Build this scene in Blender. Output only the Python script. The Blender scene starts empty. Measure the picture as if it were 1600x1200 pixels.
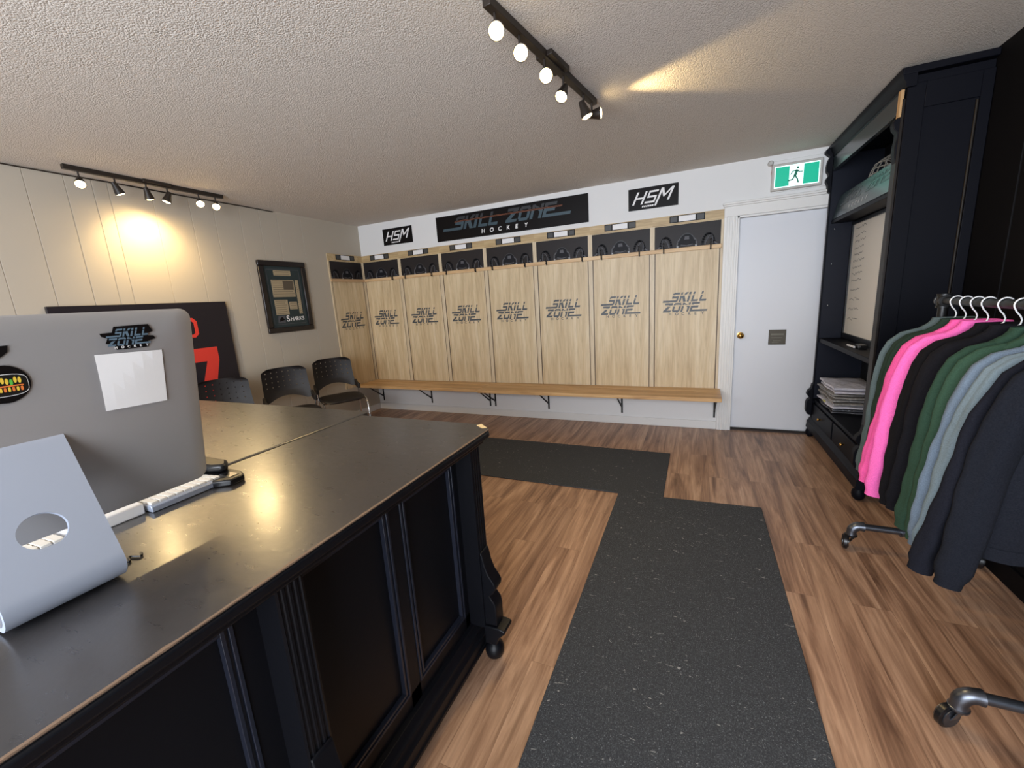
import bpy, math, random
from mathutils import Vector, Matrix
random.seed(7)
SC = bpy.context.scene
COL = SC.collection
PI = math.pi

# ---------------------------------------------------------------- camera, world, light, exposure
cam_d = bpy.data.cameras.new('camera')
cam_d.sensor_width = 36.0
cam_d.lens = 642.91 / 1600 * 36.0
cam_d.clip_start = 0.02
cam = bpy.data.objects.new('camera', cam_d)
COL.objects.link(cam)
cr = Vector((0.91375019, 0.40154152, -0.06184659))
cu = Vector((-0.02554988, 0.20872064, 0.9776415))
cf = Vector((-0.40547231, 0.89173993, -0.20097786))
cam.matrix_world = Matrix(((cr.x, cu.x, -cf.x, 4.0692), (cr.y, cu.y, -cf.y, -4.4048),
                           (cr.z, cu.z, -cf.z, 1.3957), (0, 0, 0, 1)))
SC.camera = cam
SC.view_settings.view_transform = 'Standard'
SC.view_settings.look = 'None'
SC.view_settings.gamma = 1
SC.view_settings.use_curve_mapping = False
SC.view_settings.exposure = 0.40

world = bpy.data.worlds.new('world')
SC.world = world
world.use_nodes = True
wbg = world.node_tree.nodes['Background']
wbg.inputs[0].default_value = (0.62, 0.76, 1.0, 1)
wbg.inputs[1].default_value = 1.5


def area_light(name, loc, rot, sx, sy, energy, color):
    d = bpy.data.lights.new(name, 'AREA')
    d.shape = 'RECTANGLE'
    d.size, d.size_y = sx, sy
    d.energy = energy
    d.color = color
    o = bpy.data.objects.new(name, d)
    o.location = loc
    o.rotation_euler = rot
    COL.objects.link(o)
    return o


# daylight through the shop window behind the camera
area_light('window_daylight', (3.3, -6.38, 1.45), (math.radians(90), 0, 0), 3.8, 1.9, 195, (0.86, 0.92, 1.0))
# upward fill added to brighten the ceiling and upper far wall
area_light('ceiling_fill', (3.3, -6.36, 0.75), (math.radians(128), 0, 0), 3.8, 0.9, 10, (1.0, 0.98, 0.96))

H = 2.45          # ceiling
XR = 5.38         # right wall
YF = -6.5         # front wall (behind the camera)
XL, YB = 0.0, 0.0


# ---------------------------------------------------------------- materials
def mat(name, color, rough=0.6, metal=0.0, spec=0.5, bump=None, emis=None, emis_s=0.0, coat=0.0):
    m = bpy.data.materials.new(name)
    m.use_nodes = True
    nt = m.node_tree
    b = nt.nodes['Principled BSDF']
    b.inputs['Base Color'].default_value = (*color, 1)
    b.inputs['Roughness'].default_value = rough
    b.inputs['Metallic'].default_value = metal
    b.inputs['Specular IOR Level'].default_value = spec
    b.inputs['Coat Weight'].default_value = coat
    if emis:
        b.inputs['Emission Color'].default_value = (*emis, 1)
        b.inputs['Emission Strength'].default_value = emis_s
    if bump:
        scale, strength, dist = bump
        tc = nt.nodes.new('ShaderNodeTexCoord')
        n = nt.nodes.new('ShaderNodeTexNoise')
        n.inputs['Scale'].default_value = scale
        n.inputs['Detail'].default_value = 3
        bp = nt.nodes.new('ShaderNodeBump')
        bp.inputs['Strength'].default_value = strength
        bp.inputs['Distance'].default_value = dist
        nt.links.new(tc.outputs['Object'], n.inputs['Vector'])
        nt.links.new(n.outputs['Fac'], bp.inputs['Height'])
        nt.links.new(bp.outputs['Normal'], b.inputs['Normal'])
    return m


def srgb(r, g, b):
    f = lambda c: (c / 255 / 12.92) if c / 255 <= 0.04045 else ((c / 255 + 0.055) / 1.055) ** 2.4
    return (f(r), f(g), f(b))


def nodes_of(m):
    return m.node_tree, m.node_tree.nodes, m.node_tree.links, m.node_tree.nodes['Principled BSDF']


def ramp(nt, stops):
    r = nt.nodes.new('ShaderNodeValToRGB')
    e = r.color_ramp.elements
    while len(e) < len(stops):
        e.new(0.5)
    for i, (p, c) in enumerate(stops):
        e[i].position = p
        e[i].color = (*c, 1)
    return r


def mapping(nt, scale, rot=(0, 0, 0), coord='Object', loc=(0, 0, 0)):
    tc = nt.nodes.new('ShaderNodeTexCoord')
    mp = nt.nodes.new('ShaderNodeMapping')
    mp.inputs['Scale'].default_value = scale
    mp.inputs['Rotation'].default_value = rot
    mp.inputs['Location'].default_value = loc
    nt.links.new(tc.outputs[coord], mp.inputs['Vector'])
    return mp


def noise(nt, vec, scale, detail=4, rough=0.55, dist=0.0):
    n = nt.nodes.new('ShaderNodeTexNoise')
    n.inputs['Scale'].default_value = scale
    n.inputs['Detail'].default_value = detail
    n.inputs['Roughness'].default_value = rough
    n.inputs['Distortion'].default_value = dist
    nt.links.new(vec.outputs[0], n.inputs['Vector'])
    return n


def mix(nt, kind, fac, a, b):
    x = nt.nodes.new('ShaderNodeMix')
    x.data_type = 'RGBA'
    x.blend_type = kind
    for sock, v in ((x.inputs[0], fac), (x.inputs[6], a), (x.inputs[7], b)):
        if hasattr(v, 'is_linked') or hasattr(v, 'links'):
            nt.links.new(v, sock)
        else:
            sock.default_value = v if not isinstance(v, tuple) else (*v, 1)
    return x.outputs[2]


def wood_mat(name, dark, mid, light, axis='Z', rough=0.5, scale=1.0, coat=0.0):
    """long grain running along one object axis"""
    m = mat(name, mid, rough, coat=coat)
    nt, N, L, B = nodes_of(m)
    s = {'X': (1.2, 16, 16), 'Y': (16, 1.2, 16), 'Z': (16, 16, 1.2)}[axis]
    mp = mapping(nt, tuple(v * scale for v in s))
    n1 = noise(nt, mp, 1.3, 6, 0.6, 0.8)
    mp2 = mapping(nt, tuple(v * scale * 4 for v in s))
    n2 = noise(nt, mp2, 2.0, 3)
    r = ramp(nt, [(0.28, dark), (0.5, mid), (0.75, light)])
    L.new(n1.outputs['Fac'], r.inputs[0])
    r2 = ramp(nt, [(0.3, (0.78, 0.75, 0.72)), (0.6, (1, 1, 1))])
    L.new(n2.outputs['Fac'], r2.inputs[0])
    L.new(mix(nt, 'MULTIPLY', 0.7, r.outputs[0], r2.outputs[0]), B.inputs['Base Color'])
    return m


def floor_mat():
    m = mat('laminate_floor', (0.4, 0.25, 0.16), 0.38)
    nt, N, L, B = nodes_of(m)
    tc = nt.nodes.new('ShaderNodeTexCoord')
    mp = nt.nodes.new('ShaderNodeMapping')
    mp.inputs['Rotation'].default_value = (0, 0, PI / 2)
    L.new(tc.outputs['Object'], mp.inputs['Vector'])
    br = nt.nodes.new('ShaderNodeTexBrick')
    br.offset = 0.37
    br.inputs['Scale'].default_value = 1.0
    br.inputs['Brick Width'].default_value = 1.2
    br.inputs['Row Height'].default_value = 0.135
    br.inputs['Mortar Size'].default_value = 0.0008
    br.inputs['Mortar Smooth'].default_value = 0.3
    br.inputs['Color1'].default_value = (0, 0, 0, 1)
    br.inputs['Color2'].default_value = (1, 1, 1, 1)
    br.inputs['Mortar'].default_value = (0.5, 0.5, 0.5, 1)
    L.new(mp.outputs[0], br.inputs['Vector'])
    # grain, shifted per plank
    sh = nt.nodes.new('ShaderNodeVectorMath')
    sh.operation = 'MULTIPLY'
    sh.inputs[1].default_value = (13.0, 7.0, 5.0)
    L.new(br.outputs['Color'], sh.inputs[0])
    add = nt.nodes.new('ShaderNodeVectorMath')
    L.new(tc.outputs['Object'], add.inputs[0])
    L.new(sh.outputs[0], add.inputs[1])
    m2 = nt.nodes.new('ShaderNodeMapping')
    m2.inputs['Scale'].default_value = (13, 0.9, 1)
    L.new(add.outputs[0], m2.inputs['Vector'])
    n1 = noise(nt, m2, 1.1, 7, 0.62, 1.1)
    m3 = nt.nodes.new('ShaderNodeMapping')
    m3.inputs['Scale'].default_value = (90, 4, 1)
    L.new(add.outputs[0], m3.inputs['Vector'])
    n2 = noise(nt, m3, 1.0, 3)
    r = ramp(nt, [(0.30, srgb(104, 76, 59)), (0.43, srgb(152, 117, 93)), (0.56, srgb(184, 147, 119)), (0.72, srgb(206, 171, 143))])
    L.new(n1.outputs['Fac'], r.inputs[0])
    r2 = ramp(nt, [(0.32, (0.60, 0.56, 0.54)), (0.6, (1, 1, 1))])
    L.new(n2.outputs['Fac'], r2.inputs[0])
    c = mix(nt, 'MULTIPLY', 0.55, r.outputs[0], r2.outputs[0])
    tint = ramp(nt, [(0.0, (0.92, 0.91, 0.91)), (1.0, (1.06, 1.05, 1.03))])
    L.new(br.outputs['Color'], tint.inputs[0])
    c = mix(nt, 'MULTIPLY', 1.0, c, tint.outputs[0])
    mf = nt.nodes.new('ShaderNodeMath'); mf.operation = 'MULTIPLY'; mf.inputs[1].default_value = 0.6
    L.new(br.outputs['Fac'], mf.inputs[0])
    c = mix(nt, 'MIX', mf.outputs[0], c, srgb(96, 70, 54))
    L.new(c, B.inputs['Base Color'])
    bp = nt.nodes.new('ShaderNodeBump')
    bp.inputs['Strength'].default_value = 0.15
    bp.inputs['Distance'].default_value = 0.002
    L.new(n2.outputs['Fac'], bp.inputs['Height'])
    L.new(bp.outputs[0], B.inputs['Normal'])
    return m


def ceiling_mat():
    m = mat('stipple_ceiling', srgb(210, 203, 194), 0.95, spec=0.1)
    nt, N, L, B = nodes_of(m)
    mp = mapping(nt, (1, 1, 1))
    n1 = noise(nt, mp, 180, 3, 0.7)
    vo = nt.nodes.new('ShaderNodeTexVoronoi')
    vo.inputs['Scale'].default_value = 150
    vo.inputs['Randomness'].default_value = 1
    L.new(mp.outputs[0], vo.inputs['Vector'])
    ma = nt.nodes.new('ShaderNodeMath')
    ma.operation = 'SUBTRACT'
    L.new(n1.outputs['Fac'], ma.inputs[0])
    L.new(vo.outputs['Distance'], ma.inputs[1])
    bp = nt.nodes.new('ShaderNodeBump')
    bp.inputs['Strength'].default_value = 1.0
    bp.inputs['Distance'].default_value = 0.0028
    L.new(ma.outputs[0], bp.inputs['Height'])
    L.new(bp.outputs[0], B.inputs['Normal'])
    return m


def mat_rubber():
    m = mat('rubber_mat', srgb(52, 54, 57), 0.85, spec=0.25)
    nt, N, L, B = nodes_of(m)
    mp = mapping(nt, (1, 1, 1))
    n1 = noise(nt, mp, 260, 2)
    r = ramp(nt, [(0.4, srgb(52, 54, 58)), (0.64, srgb(74, 77, 81)), (0.76, srgb(140, 144, 148))])
    L.new(n1.outputs['Fac'], r.inputs[0])
    # lint: thin short stretched flecks
    mpw = mapping(nt, (15, 42, 1), rot=(0, 0, 0.5))
    nd = noise(nt, mpw, 1.0, 2, 0.5, 2.6)
    r3 = ramp(nt, [(0.705, (0, 0, 0)), (0.72, (1, 1, 1))])
    L.new(nd.outputs['Fac'], r3.inputs[0])
    c = mix(nt, 'MIX', r3.outputs[0], r.outputs[0], srgb(150, 150, 148))
    L.new(c, B.inputs['Base Color'])
    bp = nt.nodes.new('ShaderNodeBump')
    bp.inputs['Strength'].default_value = 0.5
    bp.inputs['Distance'].default_value = 0.002
    L.new(n1.outputs['Fac'], bp.inputs['Height'])
    L.new(bp.outputs[0], B.inputs['Normal'])
    return m


def desk_top_mat():
    m = mat('worn_black_top', srgb(40, 36, 34), 0.34, spec=1.0, coat=0.45)
    m.node_tree.nodes['Principled BSDF'].inputs['IOR'].default_value = 1.75
    m.node_tree.nodes['Principled BSDF'].inputs['Coat Roughness'].default_value = 0.2
    nt, N, L, B = nodes_of(m)
    mp = mapping(nt, (1, 1, 1))
    n1 = noise(nt, mp, 3.0, 5, 0.6, 0.6)
    r = ramp(nt, [(0.3, srgb(30, 27, 26)), (0.7, srgb(50, 44, 40))])
    L.new(n1.outputs['Fac'], r.inputs[0])
    sp = noise(nt, mp, 70, 2)
    rs = ramp(nt, [(0.83, (0, 0, 0)), (0.85, (1, 1, 1))])
    L.new(sp.outputs['Fac'], rs.inputs[0])
    L.new(mix(nt, 'MIX', rs.outputs[0], r.outputs[0], srgb(190, 180, 165)), B.inputs['Base Color'])
    mp2 = mapping(nt, (10, 34, 1), rot=(0, 0, 0.35))
    n2 = noise(nt, mp2, 2.0, 6, 0.65, 0.5)
    rr = ramp(nt, [(0.35, (0.27, 0.27, 0.27)), (0.65, (0.35, 0.35, 0.35))])
    L.new(n2.outputs['Fac'], rr.inputs[0])
    L.new(rr.outputs[0], B.inputs['Roughness'])
    n3 = noise(nt, mp, 40, 4)
    bp = nt.nodes.new('ShaderNodeBump')
    bp.inputs['Strength'].default_value = 0.25
    bp.inputs['Distance'].default_value = 0.002
    L.new(n3.outputs['Fac'], bp.inputs['Height'])
    L.new(bp.outputs[0], B.inputs['Normal'])
    return m


def fabric(name, color, fleck=0.12):
    m = mat(name, color, 0.95, spec=0.15)
    nt, N, L, B = nodes_of(m)
    mp = mapping(nt, (1, 1, 1))
    n1 = noise(nt, mp, 320, 2)
    lo = tuple(c * (1 - fleck) for c in color)
    hi = tuple(min(1, c * (1 + fleck) + 0.003) for c in color)
    r = ramp(nt, [(0.35, lo), (0.65, hi)])
    L.new(n1.outputs['Fac'], r.inputs[0])
    L.new(r.outputs[0], B.inputs['Base Color'])
    n2 = noise(nt, mp, 26, 3)
    bp = nt.nodes.new('ShaderNodeBump')
    bp.inputs['Strength'].default_value = 0.35
    bp.inputs['Distance'].default_value = 0.01
    L.new(n2.outputs['Fac'], bp.inputs['Height'])
    L.new(bp.outputs[0], B.inputs['Normal'])
    return m


M = dict(
    wall=mat('white_wall_paint', srgb(226, 225, 223), 0.7, bump=(30, 0.08, 0.003)),
    panelling=mat('dimmed_white_panelling', srgb(184, 174, 158), 0.6, bump=(20, 0.08, 0.003)),  # white paint with its low, lamp-warmed light mixed into the colour
    trim=mat('white_trim_gloss', srgb(226, 224, 220), 0.4),
    door=mat('white_door_paint', srgb(214, 216, 221), 0.42, bump=(8, 0.05, 0.003)),
    blackwall=mat('black_panelling', srgb(14, 13, 15), 0.6, spec=0.08, bump=(60, 0.06, 0.002)),
    ceil=ceiling_mat(), floor=floor_mat(), rubber=mat_rubber(), top=desk_top_mat(),
    black=mat('black_furniture_paint', srgb(13, 14, 19), 0.42, spec=0.28, bump=(90, 0.08, 0.002)),
    mould=mat('worn_moulding_paint', srgb(34, 37, 48), 0.3),
    wornedge=mat('worn_edge_paint', srgb(120, 98, 80), 0.6),
    rawwood=mat('bare_chipped_wood', srgb(232, 208, 160), 0.7),
    print_wood=wood_mat('printed_maple', srgb(184, 158, 120), srgb(212, 190, 152), srgb(226, 208, 176), 'Z', 0.45, 0.6),
    stile=wood_mat('printed_light_stile', srgb(196, 175, 142), srgb(214, 196, 165), srgb(226, 210, 182), 'Z', 0.45),
    header=wood_mat('printed_header_wood', srgb(166, 140, 98), srgb(198, 172, 128), srgb(216, 194, 152), 'X', 0.45),
    pline=mat('printed_dark_line', srgb(84, 64, 48), 0.5),
    bench=wood_mat('pine_bench', srgb(168, 126, 80), srgb(206, 164, 112), srgb(228, 192, 142), 'X', 0.42, 0.7),
    pine=wood_mat('pine_rail', srgb(190, 150, 104), srgb(214, 178, 132), srgb(230, 200, 158), 'X', 0.5),
    cubby=mat('printed_dark_cubby', srgb(42, 38, 38), 0.45, spec=0.2),
    gear=mat('printed_gear_grey', srgb(88, 88, 92), 0.5, spec=0.2),
    gear2=mat('printed_gear_dark', srgb(27, 27, 31), 0.5, spec=0.15),
    gearhi=mat('printed_gear_highlight', srgb(150, 150, 150), 0.4),
    logo=mat('logo_slate', srgb(70, 74, 78), 0.45),
    iron=mat('black_iron', srgb(22, 22, 24), 0.45, metal=0.3),
    sign=mat('sign_black', srgb(18, 15, 15), 0.4, spec=0.15),
    white=mat('print_white', srgb(235, 233, 232), 0.5),
    teal=mat('print_teal', srgb(58, 78, 88), 0.45),
    tealdark=mat('print_teal_dark', srgb(46, 48, 52), 0.45),
    orange=mat('print_orange', srgb(205, 130, 95), 0.5),
    grey=mat('print_grey', srgb(66, 66, 66), 0.5),
    red=mat('print_red', srgb(214, 58, 46), 0.5),
    navyblack=mat('print_navy_black', srgb(26, 22, 30), 0.4),
    chairp=mat('black_chair_plastic', srgb(24, 19, 18), 0.55, bump=(150, 0.15, 0.001)),
    chrome=mat('chrome', srgb(205, 205, 205), 0.15, metal=1.0),
    brass=mat('brass', srgb(190, 150, 80), 0.22, metal=1.0),
    alu=mat('brushed_aluminium', srgb(172, 180, 196), 0.42, metal=0.35),  # blue-white of the window light is put into the colour
    alu_back=mat('aluminium_back', srgb(172, 169, 168), 0.40, metal=0.4),
    glass_black=mat('black_glass', srgb(10, 10, 12), 0.08),
    plastic=mat('black_plastic', srgb(16, 16, 18), 0.3),
    keyw=mat('white_keys', srgb(232, 228, 220), 0.5),
    pipe=mat('steel_pipe', srgb(98, 102, 110), 0.33, metal=0.9, bump=(60, 0.1, 0.002)),
    pipeblk=mat('dark_pipe', srgb(52, 52, 52), 0.4, metal=0.7, bump=(80, 0.12, 0.002)),
    wire=mat('white_hanger_wire', srgb(236, 236, 236), 0.3),
    track=mat('track_black', srgb(38, 30, 24), 0.45),
    bulb=mat('lit_bulb', (1, 0.8, 0.5), 0.4, emis=(1.0, 0.72, 0.34), emis_s=22),
    exit_g=mat('exit_green', srgb(6, 130, 104), 0.4, emis=srgb(0, 175, 140), emis_s=0.6),
    exit_w=mat('exit_white', srgb(225, 255, 250), 0.4, emis=srgb(215, 255, 250), emis_s=0.85),
    exit_m=mat('exit_man_green', srgb(8, 90, 70), 0.4, emis=srgb(6, 90, 70), emis_s=0.4),
    housing=mat('exit_housing', srgb(190, 186, 180), 0.5),
    plaque=mat('bronze_plaque', srgb(74, 68, 58), 0.4, metal=0.5, bump=(90, 0.4, 0.003)),
    plaque2=mat('plaque_raised', srgb(100, 96, 84), 0.4, metal=0.5),
    frameblk=mat('frame_black', srgb(30, 24, 24), 0.3),
    mount=mat('mount_teal', srgb(38, 52, 54), 0.6),
    paper=mat('newsprint', srgb(168, 152, 122), 0.8, bump=None),
    paper2=mat('newsprint_ink', srgb(90, 80, 66), 0.8),
    board=mat('whiteboard', srgb(240, 232, 218), 0.3),
    ink=mat('marker_ink', srgb(60, 56, 58), 0.7),
    screen_dark=mat('cabinet_inside', srgb(20, 20, 22), 0.5),
    signteal=mat('cabinet_sign_face', srgb(48, 62, 64), 0.25),  # teal of the exit sign's reflection is held in this colour
    polyw=mat('shirt_white_plastic', srgb(214, 212, 222), 0.3, bump=(45, 0.9, 0.01)),
    polyg=mat('shirt_grey_plastic', srgb(150, 146, 142), 0.22, bump=(50, 1.0, 0.012)),
    polyd=mat('shirt_dark_plastic', srgb(92, 92, 98), 0.2, bump=(50, 1.0, 0.012)),
    yellow=mat('print_yellow', srgb(220, 215, 110), 0.5),
    ballgrey=mat('wire_cage_grey', srgb(165, 160, 150), 0.4, metal=0.3),
    glass=mat('window_glass', (0.9, 0.95, 1.0), 0.02),
    st_y=mat('sticker_yellow', srgb(225, 190, 70), 0.3), st_g=mat('sticker_green', srgb(90, 180, 70), 0.3),
    st_o=mat('sticker_orange', srgb(220, 120, 60), 0.3), st_k=mat('sticker_black', srgb(30, 28, 26), 0.3),
)
g_ = M['glass'].node_tree.nodes['Principled BSDF']
g_.inputs['Transmission Weight'].default_value = 1.0


# ---------------------------------------------------------------- mesh builder
class MB:
    def __init__(self):
        self.v, self.f, self.fm, self.mats = [], [], [], []

    def _m(self, m):
        if m is None:
            return 0
        if m not in self.mats:
            self.mats.append(m)
        return self.mats.index(m)

    def add(self, vs, fs, m=None):
        k = len(self.v)
        self.v += [tuple(p) for p in vs]
        self.f += [tuple(i + k for i in f) for f in fs]
        self.fm += [self._m(m)] * len(fs)
        return self

    def box(self, x0, x1, y0, y1, z0, z1, m=None):
        x0, x1 = sorted((x0, x1)); y0, y1 = sorted((y0, y1)); z0, z1 = sorted((z0, z1))
        vs = [(x0, y0, z0), (x1, y0, z0), (x1, y1, z0), (x0, y1, z0), (x0, y0, z1), (x1, y0, z1), (x1, y1, z1), (x0, y1, z1)]
        return self.add(vs, [(0, 3, 2, 1), (4, 5, 6, 7), (0, 1, 5, 4), (1, 2, 6, 5), (2, 3, 7, 6), (3, 0, 4, 7)], m)

    def prism(self, poly, axis, a0, a1, m=None):
        """extrude a 2D polygon along an axis; axis 'x': poly is (y,z); 'y': (x,z); 'z': (x,y)"""
        def P(p, a):
            return {'x': (a, p[0], p[1]), 'y': (p[0], a, p[1]), 'z': (p[0], p[1], a)}[axis]
        n = len(poly)
        vs = [P(p, a0) for p in poly] + [P(p, a1) for p in poly]
        fs = [tuple(range(n))[::-1], tuple(range(n, 2 * n))] + [(i, (i + 1) % n, n + (i + 1) % n, n + i) for i in range(n)]
        return self.add(vs, fs, m)

    def tube(self, pts, r, n=10, m=None, cap=True, closed=False):
        pts = [Vector(p) for p in pts]
        k = len(pts)
        rs = r if isinstance(r, (list, tuple)) else [r] * k
        T = []
        for i in range(k):
            a = pts[(i - 1) % k] if (closed or i > 0) else pts[i]
            b = pts[(i + 1) % k] if (closed or i < k - 1) else pts[i]
            T.append((b - a).normalized())
        up = Vector((0, 0, 1)) if abs(T[0].z) < 0.9 else Vector((1, 0, 0))
        nrm = T[0].cross(up).normalized()
        vs = []
        for i in range(k):
            nrm = (nrm - T[i] * nrm.dot(T[i]))
            nrm = nrm.normalized() if nrm.length > 1e-6 else T[i].orthogonal().normalized()
            bn = T[i].cross(nrm)
            for j in range(n):
                a = 2 * PI * j / n
                vs.append(pts[i] + (nrm * math.cos(a) + bn * math.sin(a)) * rs[i])
        fs = []
        for i in range(k if closed else k - 1):
            i2 = (i + 1) % k
            for j in range(n):
                fs.append((i * n + j, i * n + (j + 1) % n, i2 * n + (j + 1) % n, i2 * n + j))
        if cap and not closed:
            fs.append(tuple(range(n))[::-1])
            fs.append(tuple((k - 1) * n + j for j in range(n)))
        return self.add(vs, fs, m)

    def lathe(self, prof, c, axis='z', n=20, m=None):
        """prof: (radius, height) pairs around an axis through c"""
        vs = []
        for r, h in prof:
            for j in range(n):
                a = 2 * PI * j / n
                u, w = max(r, 1e-5) * math.cos(a), max(r, 1e-5) * math.sin(a)
                d = {'z': (u, w, h), 'x': (h, u, w), 'y': (w, h, u)}[axis]
                vs.append((c[0] + d[0], c[1] + d[1], c[2] + d[2]))
        k = len(prof)
        fs = [(i * n + j, i * n + (j + 1) % n, (i + 1) * n + (j + 1) % n, (i + 1) * n + j) for i in range(k - 1) for j in range(n)]
        fs += [tuple(range(n))[::-1], tuple((k - 1) * n + j for j in range(n))]
        return self.add(vs, fs, m)

    def loft(self, rings, m=None, cap=True):
        n = len(rings[0])
        vs = [p for r in rings for p in r]
        fs = [(i * n + j, i * n + (j + 1) % n, (i + 1) * n + (j + 1) % n, (i + 1) * n + j) for i in range(len(rings) - 1) for j in range(n)]
        if cap:
            fs += [tuple(range(n))[::-1], tuple((len(rings) - 1) * n + j for j in range(n))]
        return self.add(vs, fs, m)


def root_of(o):
    while o.parent:
        o = o.parent
    return o


def obj(name, mb, m=None, parent=None, smooth=False, bevel=0.0, local=False, origin=None, subsurf=0):
    """link a builder as ONE mesh object; coordinates are world ones unless local"""
    me = bpy.data.meshes.new(name)
    vs = [Vector(p) for p in mb.v]
    if parent is not None and not local:
        off = root_of(parent).location.copy()
        vs = [p - off for p in vs]
        loc = Vector((0, 0, 0))
    elif parent is None and not local:
        if origin is None:
            xs = [p.x for p in vs]; ys = [p.y for p in vs]; zs = [p.z for p in vs]
            origin = ((min(xs) + max(xs)) / 2, (min(ys) + max(ys)) / 2, min(zs))
        loc = Vector(origin)
        vs = [p - loc for p in vs]
    else:
        loc = Vector((0, 0, 0))
    me.from_pydata([tuple(p) for p in vs], [], mb.f)
    mats = mb.mats if mb.mats else [m]
    for x in mats:
        me.materials.append(x if x is not None else m)
    if len(mats) > 1:
        for p, k in zip(me.polygons, mb.fm):
            p.material_index = k
    me.update()
    import bmesh
    bm = bmesh.new(); bm.from_mesh(me)
    bmesh.ops.recalc_face_normals(bm, faces=bm.faces)
    bm.to_mesh(me); bm.free()
    o = bpy.data.objects.new(name, me)
    COL.objects.link(o)
    o.location = loc
    if parent is not None:
        o.parent = parent
    if smooth:
        for p in me.polygons:
            p.use_smooth = True
    if bevel:
        b = o.modifiers.new('bevel', 'BEVEL')
        b.width = bevel; b.segments = 2; b.limit_method = 'ANGLE'; b.angle_limit = math.radians(40)
        for p in me.polygons:
            p.use_smooth = True
        me.set_sharp_from_angle(angle=math.radians(40))
    elif smooth:
        me.set_sharp_from_angle(angle=math.radians(smooth if smooth is not True else 55))
    if subsurf:
        s = o.modifiers.new('subsurf', 'SUBSURF'); s.levels = subsurf; s.render_levels = subsurf
    return o


def tag(o, label, cat, group=None, kind=None):
    o['label'] = label
    o['category'] = cat
    if group: o['group'] = group
    if kind: o['kind'] = kind
    return o


def thing(name, label, cat, loc=(0, 0, 0), rz=0, group=None):
    o = bpy.data.objects.new(name, None)
    o.empty_display_size = 0.1
    COL.objects.link(o)
    o.location = loc
    o.rotation_euler = (0, 0, rz)
    return tag(o, label, cat, group)


def struct(name, mb, m, parent=None, **k):
    o = obj(name, mb, m, parent, **k)
    if parent is None:
        o['kind'] = 'structure'
    return o


def copy_tree(o, parent=None):
    c = o.copy()
    COL.objects.link(c)
    if parent: c.parent = parent
    for ch in o.children:
        copy_tree(ch, c)
    return c


# text and the slanted lettering ------------------------------------------------
def text_mesh(body, size=1.0):
    cu_ = bpy.data.curves.new('txt', 'FONT')
    cu_.body = body
    cu_.size = size
    cu_.space_character = 1.0
    o = bpy.data.objects.new('txt', cu_)
    me = bpy.data.meshes.new_from_object(o)
    vs = [(v.co.x, v.co.y) for v in me.vertices]
    fs = [tuple(p.vertices) for p in me.polygons]
    bpy.data.objects.remove(o); bpy.data.meshes.remove(me); bpy.data.curves.remove(cu_)
    return vs, fs


def put_text(mb, body, u0, v0, height, P, m=None, width=None, shear=0.0, bold=0.0):
    """letters spaced to fill width when it is given"""
    if width and len(body) > 1:
        step = (width - height * 0.6) / (len(body) - 1)
        for i, ch in enumerate(body):
            if ch != ' ':
                put_text(mb, ch, u0 + i * step, v0, height, P, m, None, shear, bold)
        return
    vs, fs = text_mesh(body)
    if not vs: return
    x0 = min(v[0] for v in vs)
    s = height / 0.7
    offs = [(0, 0)] if not bold else [(0, 0), (bold, 0), (0, bold), (bold, bold)]
    for k, (a, b) in enumerate(offs):
        mb.add([P(u0 + a + (x - x0) * s + y * s * shear, v0 + b + y * s, 0.00002 * k) for x, y in vs], fs, m)


def clip(poly, axis, val, keep_less):
    out = []
    n = len(poly)
    for i in range(n):
        a, b = poly[i], poly[(i + 1) % n]
        da = (a[axis] - val) * (1 if keep_less else -1)
        db = (b[axis] - val) * (1 if keep_less else -1)
        if da <= 0: out.append(a)
        if (da < 0 < db) or (db < 0 < da):
            t = da / (da - db)
            out.append(tuple(a[k] + (b[k] - a[k]) * t for k in (0, 1)))
    return out


def R(x0, y0, x1, y1): return [(x0, y0), (x1, y0), (x1, y1), (x0, y1)]


t_, s_ = 0.205, 0.27
GL = {
    'S': [R(.12, 1 - t_, 1, 1), R(0, .45, s_, 1 - t_ * .4), R(0, .40, 1, .40 + t_), R(1 - s_, t_ * .4, 1, .5), R(-.0, 0, .9, t_)],
    'K': [R(0, 0, s_, 1), [(s_ * .8, .42), (.72, 1), (1.1, 1), (.55, .42)], [(s_ * .8, .62), (.7, 0), (1.1, 0), (.62, .62)]],
    'I': [R(0, 0, s_ * 1.15, 1)],
    'L': [R(0, 0, s_, 1), R(0, 0, 1, t_)],
    'Z': [R(0, 1 - t_, 1, 1), R(0, 0, 1, t_), [(0, t_ * .9), (.42, t_ * .9), (1, 1 - t_ * .9), (.58, 1 - t_ * .9)]],
    'O': [R(0, .12, s_ * .9, .88), R(1 - s_ * .9, .12, 1, .88), R(.1, 0, .9, t_), R(.1, 1 - t_, .9, 1)],
    'N': [R(0, 0, s_ * .9, 1), R(1 - s_ * .9, 0, 1, 1), [(s_ * .5, 1), (.0, 1), (1 - s_ * .9, .45), (1, .45), (1, .62)]],
    'E': [R(0, 0, s_, 1), R(0, 1 - t_, 1, 1), R(0, .40, .95, .62), R(0, 0, 1, t_)],
    'H': [R(0, 0, .26, 1), R(.74, 0, 1, 1), R(0, .42, 1, .6)],
    'M': [R(0, 0, .2, 1), R(.8, 0, 1, 1), [(0, 1), (.24, 1), (.56, .38), (.44, .38)], [(1, 1), (.76, 1), (.44, .38), (.56, .38)]],
}


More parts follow.
